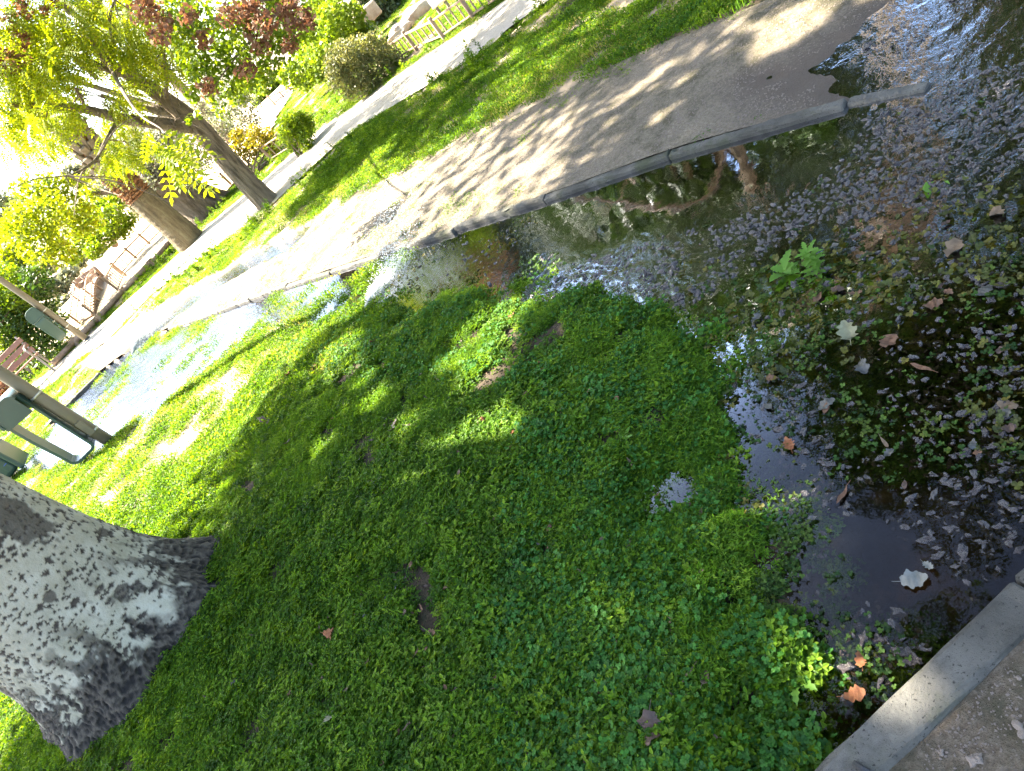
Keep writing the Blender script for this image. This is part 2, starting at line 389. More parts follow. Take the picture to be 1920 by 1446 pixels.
strip('pale_path', FP_N, FP_F, 200, 8, M['sand_pale'], .006, lambda x, y: np.full(x.shape, .045))
strip('gravel_path', np.array([[-1.5, .565], [3.0, .597]]), np.array([[-1.5, -3.], [3., -3.]]), 200, 120, M['gravel'], .004, lambda x, y: .038 + .01 * (fbm(x * 9, y * 9, 31) - .5))
# playground sand as a fan sheet
def polysheet(name, poly, mat, z, step):
    x0, y0 = poly.min(0); x1, y1 = poly.max(0)
    gx = np.arange(x0, x1 + step, step); gy = np.arange(y0, y1 + step, step)
    XX, YY = np.meshgrid(gx, gy); ins = sdpoly(poly, XX, YY)
    nn = (fbm(XX * .7, YY * .7, 44) - .5)
    I = np.arange(XX.size).reshape(XX.shape)
    F = np.stack([I[:-1, :-1], I[:-1, 1:], I[1:, 1:], I[1:, :-1]], -1).reshape(-1, 4)
    keep = (ins + nn * .6).reshape(-1)[F].min(1) > 0
    zz = z + 0 * XX
    mk(name, np.stack([XX, YY, zz], -1).reshape(-1, 3), F[keep], mat, smooth_=True, kind='structure')
polysheet('playground', PLAY, M['sand_play'], .09, .15)

# ------------------------------------------------------------------ water
def watermat():
    m, t, o = newmat('flood_water')
    n1 = noise(t, 24, 3, .6, coord='Object'); n2 = noise(t, 90, 2, .5)
    s = N(t, 'ShaderNodeMath', {0: n2, 1: .25}, operation='MULTIPLY'); a = N(t, 'ShaderNodeMath', {0: n1, 1: s}, operation='ADD')
    at = t.nodes.new('ShaderNodeAttribute'); at.attribute_name = 'rough'
    h = N(t, 'ShaderNodeMath', {0: a, 1: (at, 'Fac')}, operation='MULTIPLY')
    bu = N(t, 'ShaderNodeBump', {'Strength': 1.0, 'Distance': .012, 'Height': h})
    fr = N(t, 'ShaderNodeFresnel', {'IOR': 1.33}); t.links.new(bu.outputs[0], fr.inputs['Normal'])
    dpth = t.nodes.new('ShaderNodeAttribute'); dpth.attribute_name = 'deep'
    dc = N(t, 'ShaderNodeMixRGB', {0: (dpth, 'Fac'), 1: (.90, .87, .80, 1), 2: (.44, .40, .29, 1)})
    tr = N(t, 'ShaderNodeBsdfTransparent', {'Color': dc})
    gl = N(t, 'ShaderNodeBsdfGlossy', {'Color': (.56, .58, .64, 1), 'Roughness': .015}); t.links.new(bu.outputs[0], gl.inputs['Normal'])
    mx = N(t, 'ShaderNodeMixShader', {0: fr, 1: tr, 2: gl})
    t.links.new(mx.outputs[0], o.inputs[0]); return m
M['water'] = watermat()
TURB = GP([(1400, -20), (1960, -20), (1960, 340), (1720, 400), (1560, 440), (1420, 470), (1280, 560), (1120, 560), (1000, 560), (1080, 480), (1190, 450), (1300, 430), (1420, 360), (1500, 300), (1560, 260), (1620, 215), (1560, 150), (1400, 140)])
SPRZ = GP([(660, 580), (700, 500), (850, 445), (1000, 400), (1120, 410), (1080, 480), (1010, 550), (900, 590), (760, 600)])
CLEAR = GP([(1000, 395), (1250, 310), (1560, 215), (1640, 230), (1560, 330), (1440, 390), (1300, 440), (1150, 470), (1060, 500), (1010, 470)])
th2 = np.radians(np.linspace(-40, 58, 520)); r2 = np.geomspace(.45, 14, 430)
TH, RR = np.meshgrid(th2, r2, indexing='xy'); X = RR * np.sin(TH); Y = RR * np.cos(TH)
dT = sdpoly(TURB, X, Y); dS = sdpoly(SPRZ, X, Y); dL = sdpoly(LPOOL, X, Y); dR = dline(RIVU, X, Y)
aT = smooth(-.12, .12, dT + .2 * (fbm(X * 3, Y * 3, 77) - .5)); aS = smooth(-.15, .2, dS); aL = smooth(-.3, .3, dL); aR = smooth(.5, .1, dR)
aF = smooth(.0, .4, sdpoly(FLOOD, X, Y))
kx, ky = -.50, .866
U_ = X * kx + Y * ky; V_ = -X * ky + Y * kx           # along / across the kerb
wob = fbm(X * 4, Y * 4, 50) * 2
lump = lambda s, k: 1 - np.abs(2 * vnoise(U_ * s + wob, V_ * s * 1.5 + wob, k) - 1)
zT = .0024 * (lump(20, 60) - .6) + .0016 * (lump(44, 61) - .6) + .0010 * (fbm(U_ * 90, V_ * 110, 62, 2) - .5)
zF = .0034 * (1 - np.abs(2 * vnoise(X * 9 + wob, Y * 30 + wob, 63) - 1) - .6) + .0019 * (fbm(X * 24 + wob, Y * 60, 64, 2) - .5)
spc = G(740, 540)
ds = np.hypot(X - spc[0], Y - spc[1])
zS = .0016 * (fbm(X * 30, Y * 30, 66, 3) - .5) + .0006 * np.sin(ds * 120 + 6 * fbm(X * 5, Y * 5, 67))
zL = .009 * (fbm(U_ * 7 + wob, V_ * 22 + wob, 68, 3) - .5)
zw = (zT * aT * (1 - .5 * aF) + zF * aF * .8 + zS * aS + zL * np.maximum(aL, aR)) + .0007 * (fbm(X * 12, Y * 12, 69, 2) - .5)
rough = .012 + .10 * aT + .08 * aF + .08 * aS + .45 * np.maximum(aL, aR)
I = np.arange(X.size).reshape(X.shape)
Fw = np.stack([I[:-1, :-1], I[:-1, 1:], I[1:, 1:], I[1:, :-1]], -1).reshape(-1, 4)[:, ::-1]
hT = hz(X, Y); 
hmin = hT.reshape(-1)[Fw].min(1)
keep = hmin < .012
used = np.unique(Fw[keep]); remap = -np.ones(X.size, int); remap[used] = np.arange(len(used))
Vw = np.stack([X, Y, zw], -1).reshape(-1, 3)[used]
water = mk('flood_water', Vw, remap[Fw[keep]], M['water'], smooth_=True, attrs={'rough': rough.reshape(-1)[used], 'deep': smooth(.0, .07, -np.where(sdpoly(SAND, X, Y) > 0, hz_sand(X, Y), hT)).reshape(-1)[used]}, kind='structure')

# ------------------------------------------------------------------ kerbs
def kerb(name, label, pts, L, w, top, bot, start=0.0, cat='kerb', side=1, gap=.008, seed=1):
    r = np.random.default_rng(seed)
    pts = np.asarray(pts, float); d = np.r_[0, np.cumsum(np.linalg.norm(np.diff(pts, axis=0), axis=1))]
    at = lambda s: np.array([np.interp(s, d, pts[:, 0]), np.interp(s, d, pts[:, 1])])
    e = thing(name, label, cat, (*pts[0], 0)); s = start
    cuts = [0.0] + list(np.arange(start, d[-1], L)) + [d[-1]] if start > 0 else list(np.arange(0, d[-1], L)) + [d[-1]]
    for a, b in zip(cuts[:-1], cuts[1:]):
        if b - a < .08: continue
        p, q = at(a + gap / 2), at(b - gap / 2); t = (q - p) / np.linalg.norm(q - p); nrm = np.array([-t[1], t[0]]) * side
        c = (p + q) / 2 + nrm * (w / 2 + r.normal() * .004)
        R = rz(math.atan2(t[1], t[0]) + r.normal() * .006)
        tz = top + r.normal() * .003 - (.018 if (start == .30 and a < .05) else 0)
        ln = np.linalg.norm(q - p); hh = (tz - bot) / 2; ch = .011; nsec = 26
        prof = np.array([[-w / 2, -hh], [w / 2, -hh], [w / 2, hh - ch], [w / 2 - ch * .35, hh - ch * .3], [w / 2 - ch, hh], [-w / 2 + ch, hh], [-w / 2 + ch * .35, hh - ch * .3], [-w / 2, hh - ch]])
        xs = np.r_[-ln / 2, -ln / 2 + .006, np.linspace(-ln / 2 + .03, ln / 2 - .03, nsec - 4), ln / 2 - .006, ln / 2]
        V = np.array([[x_, py_ * (1 if 0 < i_ < nsec - 1 else .93), pz_ * (1 if 0 < i_ < nsec - 1 else .97)] for i_, x_ in enumerate(xs) for py_, pz_ in prof])
        F = [(i_ * 8 + j_, i_ * 8 + (j_ + 1) % 8, (i_ + 1) * 8 + (j_ + 1) % 8, (i_ + 1) * 8 + j_) for i_ in range(nsec - 1) for j_ in range(8)] + [tuple(range(8))[::-1], tuple((nsec - 1) * 8 + j_ for j_ in range(8))]
        V = V + (.0016 + .004 * (r.uniform(size=(len(V), 1)) < .05)) * r.normal(size=V.shape) * np.array([.1, 1, 1])
        V = V @ R.T + np.array([c[0], c[1], (tz + bot) / 2])
        mk('kerb_stone', V, F, M['concrete'], e)
    return e
kerb('kerb', 'long concrete kerb between the sandy path and the flooded lawn', KERB, .84, .052, .031, -.16, start=.30, side=-1, seed=3)
kerb('kerb', 'short grey concrete kerb beside the gravel in the near corner', np.array([[-1.2, .640], [.425, .652], [1.6, .687]]), 1.0, .078, .058, -.16, start=1.625, side=-1, seed=5)
EDGE = GP([(190, 703), (165, 722), (125, 767), (50, 850), (10, 893)])
kerb('kerb', 'dark low kerb edge behind the flowing water on the far left', EDGE, .9, .06, .05, -.12, side=-1, seed=8)

# ------------------------------------------------------------------ scattered low plants (stuff)
def src(name, V, F, mat):
    me = bpy.data.meshes.new(name); me.from_pydata(np.asarray(V).tolist(), [], [tuple(f) for f in F]); me.update(); me.materials.append(mat)
    return bpy.data.objects.new(name, me)
def scatter(name, sources, pts, rot, scl, idx, **props):
    col = bpy.data.collections.new(name + '_kinds')
    for i, s in enumerate(sources): s.name = '%s_%02d' % (name, i); col.objects.link(s)
    me = bpy.data.meshes.new(name); n = len(pts)
    me.vertices.add(n); me.vertices.foreach_set('co', np.asarray(pts, np.float32).ravel())
    a = me.attributes.new('rot', 'FLOAT_VECTOR', 'POINT'); a.data.foreach_set('vector', np.asarray(rot, np.float32).ravel())
    a = me.attributes.new('scl', 'FLOAT', 'POINT'); a.data.foreach_set('value', np.asarray(scl, np.float32))
    a = me.attributes.new('idx', 'INT', 'POINT'); a.data.foreach_set('value', np.asarray(idx, np.int32))
    ob = bpy.data.objects.new(name, me); COL.objects.link(ob)
    g = bpy.data.node_groups.new(name, 'GeometryNodeTree')
    g.interface.new_socket('Geometry', in_out='INPUT', socket_type='NodeSocketGeometry'); g.interface.new_socket('Geometry', in_out='OUTPUT', socket_type='NodeSocketGeometry')
    gi = g.nodes.new('NodeGroupInput'); go = g.nodes.new('NodeGroupOutput')
    ci = g.nodes.new('GeometryNodeCollectionInfo'); ci.inputs['Collection'].default_value = col; ci.inputs['Separate Children'].default_value = True; ci.inputs['Reset Children'].default_value = True
    io = g.nodes.new('GeometryNodeInstanceOnPoints'); io.inputs['Pick Instance'].default_value = True
    def na(nm, ty):
        k = g.nodes.new('GeometryNodeInputNamedAttribute'); k.data_type = ty; k.inputs['Name'].default_value = nm; return k.outputs['Attribute']
    g.links.new(gi.outputs[0], io.inputs['Points']); g.links.new(ci.outputs[0], io.inputs['Instance'])
    g.links.new(na('idx', 'INT'), io.inputs['Instance Index']); g.links.new(na('rot', 'FLOAT_VECTOR'), io.inputs['Rotation']); g.links.new(na('scl', 'FLOAT'), io.inputs['Scale'])
    g.links.new(io.outputs[0], go.inputs[0])
    md = ob.modifiers.new('scatter', 'NODES'); md.node_group = g
    ob['kind'] = 'stuff'
    for k, v in props.items(): ob[k] = v
    return ob
GREEN = [(.03, .085, .006), (.06, .14, .008), (.10, .20, .010), (.15, .25, .02)]
M['cover'] = leafmat('ground_cover', GREEN, .55, .5, 'both', (1.75, 1.4, .3), spec=.2)
M['clover'] = leafmat('clover', [(.03, .11, .02), (.05, .16, .025), (.07, .19, .03)], .5, .55, 'both', (1.4, 1.3, .4), spec=.2)
M['blade'] = leafmat('grass_blade', [(.05, .13, .01), (.09, .2, .015), (.13, .24, .03)], .55, .5, 'both', (1.75, 1.4, .3), spec=.2)
M['straw'] = leafmat('straw', [(.25, .22, .05), (.36, .31, .10), (.30, .30, .05)], .4, .6, 'both', (1.3, 1.2, .6), spec=.2)
M['sub'] = leafmat('sunken_leaf', [(.03, .04, .006), (.075, .085, .010), (.12, .105, .012), (.03, .06, .010)], .4, .5, 'both', (1.1, 1.0, .4))

M['lump'] = surf('wet_litter', [(.016, .013, .012), (.05, .04, .038), (.095, .075, .068)], 40, .25, .8, 300, spec=.9, bdist=.004)
def hexleaf(L, Wd, cup=.15):      # flat-ish leaf of six verts
    return np.array([[0, 0, 0], [.35 * L, -.5 * Wd, cup * L], [.8 * L, -.33 * Wd, cup * L * .8], [L, 0, 0], [.8 * L, .33 * Wd, cup * L * .8], [.35 * L, .5 * Wd, cup * L]]), [(0, 1, 2, 3), (0, 3, 4, 5)]
def chick(seed, n=44, R=.045, hmax=.038, L=.011, wr=(.5, .75)):
    r = np.random.default_rng(seed); V = []; F = []; k = 0
    for i in range(n):
        a = r.uniform(0, 6.28); d = R * math.sqrt(r.uniform()); h = hmax * (1 - .5 * (d / R) ** 2) * r.uniform(.35, 1)
        for j in range(r.integers(2, 5)):
            l = L * r.uniform(.7, 1.25); v, f = hexleaf(l, l * r.uniform(*wr))
            Rm = rz(a + j * 1.6 + r.normal() * .4) @ ry(r.uniform(-.7, .25))
            V.append(v @ Rm.T + [d * math.cos(a), d * math.sin(a), h]); F += [tuple(q + k for q in ff) for ff in f]; k += 6
    return np.concatenate(V), F
def clover(seed, n=16, R=.05, hmax=.042, L=.0068):
    r = np.random.default_rng(seed); V = []; F = []; k = 0
    for i in range(n):
        a = r.uniform(0, 6.28); d = R * math.sqrt(r.uniform()); h = hmax * r.uniform(.5, 1); c = np.array([d * math.cos(a), d * math.sin(a), h])
        a2 = r.uniform(0, 6.28); tilt = ry(r.normal() * .3) @ rx(r.normal() * .3)
        for j in range(3):
            l = L * r.uniform(.85, 1.2)
            an = np.linspace(-2.3, 2.3, 7); v = np.array([[0, 0, 0]] + [[.55 * l + .5 * l * math.cos(q), .5 * l * math.sin(q), .12 * l * math.cos(q)] for q in an[::-1]])
            v[4, 0] *= .86
            V.append(v @ (tilt @ rz(a2 + j * 2.09)).T + c); F += [(k, k + 1, k + 2, k + 3, k + 4), (k, k + 4, k + 5, k + 6, k + 7)]; k += 8
        s = np.array([[.0006, 0, 0], [-.0006, 0, 0], [-.0005, 0, 0], [.0005, 0, 0]]); s[:2] += c; s[2:] += c * [.3, .3, 0]
        V.append(s); F.append((k, k + 1, k + 2, k + 3)); k += 4
    return np.concatenate(V), F
def blades(seed, n=20, R=.03, h=.07, w=.003, bend=.5):
    r = np.random.default_rng(seed); V = []; F = []; k = 0
    for i in range(n):
        a = r.uniform(0, 6.28); d = R * math.sqrt(r.uniform()); hh = h * r.uniform(.5, 1.1); b = bend * r.uniform(.2, 1.2) * hh; o = r.uniform(0, 6.28)
        p = np.array([d * math.cos(a), d * math.sin(a), 0]); t = np.array([math.cos(o), math.sin(o), 0]); s = np.array([-t[1], t[0], 0]) * w
        p1 = p + t * b * .3 + [0, 0, hh * .6]; p2 = p + t * b + [0, 0, hh]
        V += [p - s, p + s, p1 + s * .8, p1 - s * .8, p2]; F += [(k, k + 1, k + 2, k + 3), (k + 3, k + 2, k + 4)]; k += 5
    return np.array(V), F
def patch(seed, n=260, R=.16, h=.05, L=.016):
    r = np.random.default_rng(seed); V = []; F = []; k = 0
    for i in range(n):
        a = r.uniform(0, 6.28); d = R * math.sqrt(r.uniform()); z = h * r.uniform(.2, 1) * (1 - .4 * (d / R) ** 2)
        l = L * r.uniform(.7, 1.5); v, f = hexleaf(l, l * r.uniform(.35, .7))
        V.append(v @ (rz(r.uniform(0, 6.28)) @ ry(r.uniform(-1.2, .3))).T + [d * math.cos(a), d * math.sin(a), z]); F += [tuple(q + k for q in ff) for ff in f]; k += 6
    return np.concatenate(V), F
def upweed(seed, n=40, h=.22):
    r = np.random.default_rng(seed); V = []; F = []; k = 0
    for i in range(n):
        z = h * r.uniform(.05, 1) ** .8; l = .05 * (1.2 - z / h) + .015; v, f = hexleaf(l, l * .35)
        V.append(v @ (rz(r.uniform(0, 6.28)) @ ry(r.uniform(-.9, .1))).T + [r.normal() * .012, r.normal() * .012, z]); F += [tuple(q + k for q in ff) for ff in f]; k += 6
    v, f = tube([[0, 0, 0], [.004, 0, h * .95]], [.003, .0015], 4); V.append(v); F += [tuple(q + k for q in ff) for ff in f]
    return np.concatenate(V), F

def polar_pts(n, rmin, rmax, a0, a1, pw=1.0, r=rng):
    # density per square metre falls as r**-pw
    u = r.uniform(size=n)
    e = 2 - pw
    rad = (rmin ** e + u * (rmax ** e - rmin ** e)) ** (1 / e) if abs(e) > 1e-6 else rmin * (rmax / rmin) ** u
    t = np.radians(r.uniform(a0, a1, size=n))
    return rad * np.sin(t), rad * np.cos(t)
def offpath(x, y, m=0.0):
    return (sdpoly(SAND, x, y) < -.10 - m) & (sdpoly(FARP, x, y) < -m) & (sdpoly(NEARPATH, x, y) < -.11 - m) & (dline(KERB, x, y) > .03) & (dline(EDGE, x, y) > .05)
def trunkclear(x, y, m=.0): return np.hypot(x - TREE0[0], y - TREE0[1]) > .44 + m

# near cover: small leaves, dense
x, y = polar_pts(74000, .62, 5.2, -52, 45, 1.0)
k = offpath(x, y) & trunkclear(x, y, -.03); x, y = x[k], y[k]
dp = sdpoly(POOLX, x, y); h = hz(x, y)
thin = fbm(x * 2.3, y * 2.3, 91); thin2 = fbm(x * 7, y * 7, 92)
dens = smooth(.33, .50, thin * .3 + thin2 * .7) * .96 + .04
dens = dens * np.where(dp > 0, np.clip(1 - dp * 1.3, .24, 1) * smooth(.44, .54, .45 * fbm(x * 2.2, y * 2.2, 93) + .55 * fbm(x * 8, y * 8, 193) + .06 * smooth(.30, 0, dp) + .01), 1)
dens = dens * smooth(.08, -.05, sdpoly(CLEAR, x, y)) * (1 - .97 * smooth(-.02, .12, sdpoly(TURB, x, y)))
dtree = np.hypot(x - TREE0[0], y - TREE0[1]); dens *= smooth(.36, .62, dtree + .25 * (thin2 - .5))
k = rng.uniform(size=len(x)) < dens; x, y, h, dp = x[k], y[k], h[k], dp[k]
zz = np.where(h < -.012, np.maximum(h, -.022 - .025 * rng.uniform(size=len(x))), h) - .004
kind = rng.uniform(size=len(x))
lush = fbm(x * 1.7, y * 1.7, 94)
idx = np.where(kind < .80, rng.integers(0, 4, len(x)), np.where(kind < .80 + .04 * (lush > .5), 6, np.where((dp > -.6), rng.integers(4, 6, len(x)), rng.integers(0, 4, len(x)))))
gr = (fbm(x * 1.1 + 5, y * 1.1, 95) > .62) & (kind < .2); idx = np.where(gr, 6, idx)
idx = np.where((dp > -.25) & (kind > .82), rng.integers(4, 6, len(x)), idx)
v1 = fbm(x * 2.9 + 3, y * 2.9, 196); idx = np.where((v1 > .56) & (kind < .5), 7, np.where((v1 < .42) & (kind < .4), 8, idx))
S = [src('c', *chick(1), M['cover']), src('c', *chick(2), M['cover']), src('c', *chick(3, 40, .05, .028, .009), M['cover']), src('c', *chick(4, 36, .04, .045, .013), M['cover']),
     src('c', *clover(5), M['clover']), src('c', *clover(6, 12, .055, .045, .0082), M['clover']), src('c', *blades(7, 16, .03, .05, .0016), M['blade']), src('c', *chick(8, 40, .05, .05, .014, (.22, .34)), M['blade']), src('c', *chick(9, 46, .055, .02, .006), M['cover'])]
rot = np.c_[rng.normal(size=len(x)) * .12, rng.normal(size=len(x)) * .12, rng.uniform(0, 6.28, len(x))]
M['bog'] = leafmat('bog_leaf', [(.012, .035, .006), (.03, .07, .010), (.055, .11, .015), (.07, .09, .012)], .4, .5, 'both', (1.3, 1.2, .4), spec=.2)
scl_ = rng.uniform(.6, 1.2, len(x)) * (.75 + .5 * fbm(x * 3, y * 3, 96)); bog = dp > .14 + .1 * (fbm(x * 8, y * 8, 198) - .5)
SB = [src('b', *chick(11), M['bog']), src('b', *chick(12, 30, .05, .035, .011), M['bog']), src('b', *clover(13, 12, .05, .045, .0075), M['bog']), src('b', *clover(14, 9, .055, .05, .009), M['bog'])]
scatter('bog_plants', SB, np.c_[x, y, zz][bog], rot[bog], scl_[bog] * .8, rng.choice([0, 0, 1, 1, 2, 3], int(bog.sum())), label='dark wet clover and chickweed rising from the flood water', category='bog plants')
x, y, zz, rot, scl_, idx = x[~bog], y[~bog], zz[~bog], rot[~bog], scl_[~bog], idx[~bog]
scatter('ground_cover', S, np.c_[x, y, zz], rot, scl_, idx, label='dense low clover and chickweed covering the near lawn', category='ground cover')

# sunken leaves and weed in the pool
x, y = polar_pts(16000, .62, 4.6, -20, 48, 1.0)
dp = sdpoly(POOL, x, y); h = hz(x, y)
k = (dp > .05) & (h < -.015) & (rng.uniform(size=len(x)) < smooth(.47, .62, fbm(x * 2.4, y * 2.4, 97)) * (1 - .85 * smooth(-.05, .1, sdpoly(TURB, x, y)))) & (sdpoly(CLEAR, x, y) < -.02) & offpath(x, y); x, y, h = x[k], y[k], h[k]
S_lump = []
for i in range(4):
    bm = bmesh.new(); bmesh.ops.create_icosphere(bm, subdivisions=2, radius=1); q_ = np.random.default_rng(800 + i)
    Vl = np.array([v.co[:] for v in bm.verts]); Fl = [tuple(v.index for v in f.verts) for f in bm.faces]; bm.free()
    Vl = Vl * (1 + .38 * q_.normal(size=(len(Vl), 1))) * [1.4, .75, .6]
    S_lump.append(src('l', Vl, Fl, M['lump']))
xl, yl = polar_pts(120000, .7, 5.2, -12, 52, 1.0)
dT_ = sdpoly(TURB, xl, yl); fl_ = sdpoly(FLOOD, xl, yl); dpl = sdpoly(POOLX, xl, yl)
nl_ = .5 * fbm(xl * 3, yl * 3, 131) + .5 * fbm(xl * 9, yl * 9, 132)
pr = np.maximum((1 - .45 * (sdpoly(SAND, xl, yl) > 0)) * smooth(-.12, .10, dT_) * smooth(.40, .56, nl_ + .06 * smooth(.3, 0, sdpoly(SAND, xl, yl))), .20 * smooth(.1, .3, dpl) * smooth(.44, .56, nl_)) * smooth(.05, -.04, sdpoly(CLEAR, xl, yl))
kl = (rng.uniform(size=len(xl)) < pr) & ((sdpoly(SAND, xl, yl) < .0) | (fl_ > .35)) & (hz(xl, yl) < .0) & (dline(KERB, xl, yl) > .05) & (sdpoly(NEARPATH, xl, yl) < -.1); xl, yl = xl[kl], yl[kl]; n_l = len(xl)
scatter('wet_litter', S_lump, np.c_[xl, yl, rng.normal(size=n_l) * .003 - .0045], np.c_[rng.normal(size=(n_l, 2)) * .3, rng.uniform(0, 6.28, n_l)], rng.choice([.003, .005, .0075, .011], n_l, p=[.34, .38, .21, .07]), rng.integers(0, 4, n_l),
        label='wet clumps of dark litter rising through the flowing water', category='litter')
S = [src('s', *chick(21, 22, .05, .02, .009), M['sub']), src('s', *clover(22, 9, .05, .03, .009), M['sub']), src('s', *chick(23, 22, .06, .02, .011), M['sub'])]
scatter('sunken_weed', S, np.c_[x, y, np.clip(h, -.03, -.016)], np.c_[rng.normal(size=(len(x), 2)) * .2, rng.uniform(0, 6.28, len(x))], rng.uniform(.7, 1.3, len(x)), rng.integers(0, 3, len(x)),
        label='yellowish water weed sunk in the dark flood water', category='water weed')

# mid and far lawns
x, y = polar_pts(64000, 4.2, 40, -50, 40, 1.15)
k = offpath(x, y, -.03) & (sdpoly(PLAY, x, y) < .1); x, y = x[k], y[k]
h = hz(x, y); dl = sdpoly(LPOOL, x, y); dS = sdpoly(SPRZ, x, y)
dens = smooth(.33, .55, .4 * fbm(x * 1.4, y * 1.4, 101) + .6 * fbm(x * 5, y * 5, 102))
dens = dens * np.where(h < -.004, (.03 + .5 * smooth(-.045, -.01, h)) + .5 * smooth(.52, .62, fbm(x * 1.6, y * 1.6, 160)), 1.0) * np.where((sdpoly(POOL, x, y) > .1), .0, 1)
k = rng.uniform(size=len(x)) < dens; x, y, h = x[k], y[k], h[k]
rad = np.hypot(x, y)
S = [src('p', *patch(31), M['cover']), src('p', *patch(32, 240, .17, .06, .018), M['cover']), src('p', *blades(33, 70, .13, .055, .003), M['blade']), src('p', *patch(34, 260, .15, .035, .014), M['cover']), src('p', *patch(35, 60, .15, .045, .014), M['straw']), src('p', *blades(36, 26, .13, .06, .0025, .9), M['straw'])]
ki = rng.uniform(size=len(x)); gn = fbm(x * .8, y * .8, 103)
idx = np.where(ki < .88 - .3 * (gn > .58), rng.choice([0, 1, 3], len(x)), 2)
idx = np.where((rng.uniform(size=len(x)) < .28 * smooth(.35, .6, fbm(x * 1.1, y * 1.1, 104)) + .06), rng.integers(4, 6, len(x)), idx)  # real straw, its share raised to paint the sunlit lawn brighter
scatter('lawn', S, np.c_[x, y, np.maximum(h, -.03) - .004], np.c_[rng.normal(size=(len(x), 2)) * .06, rng.uniform(0, 6.28, len(x))], rng.uniform(.6, 1.05, len(x)), idx, label='bright green lawn of low weeds and grass beyond the kerb', category='lawn')

# taller weeds along the path verge
x, y = polar_pts(5200, 6.5, 22, -45, 35, .9)
d = -sdpoly(FARP, x, y)
k = (d > .05) & (d < 1.1) & offpath(x, y) & (hz(x, y) > 0) & (fbm(x * 1.5, y * 1.5, 110) > .46); x, y = x[k], y[k]
S = [src('u', *upweed(41), M['cover']), src('u', *upweed(42, 34, .16), M['cover']), src('u', *upweed(43, 46, .28), M['cover'])]
scatter('verge_weed', S, np.c_[x, y, hz(x, y)], np.c_[rng.normal(size=(len(x), 2)) * .15, rng.uniform(0, 6.28, len(x))], rng.uniform(.5, 1.05, len(x)), rng.integers(0, 3, len(x)), label='upright leafy weeds fringing the pale path', category='weeds')
# moss and seedlings creeping over the sandy path
x, y = polar_pts(9000, 2.2, 10, -20, 45, 1.0)
k = (sdpoly(SAND, x, y) > .02) & (hz_sand(x, y) > .01) & (fbm(x * 2.1, y * 2.1, 112) > .60 - .25 * smooth(.35, 0, sdpoly(SAND, x, y))); x, y = x[k], y[k]
k = rng.uniform(size=len(x)) < .5; x, y = x[k], y[k]
S = [src('m', *chick(51, 16, .05, .012, .008), M['cover']), src('m', *chick(52, 10, .06, .012, .009), M['cover'])]
scatter('path_moss', S, np.c_[x, y, hz_sand(x, y) + .002], np.c_[np.zeros((len(x), 2)), rng.uniform(0, 6.28, len(x))], rng.uniform(.6, 1.2, len(x)), rng.integers(0, 2, len(x)), label='thin moss and seedlings creeping over the sandy path', category='moss')

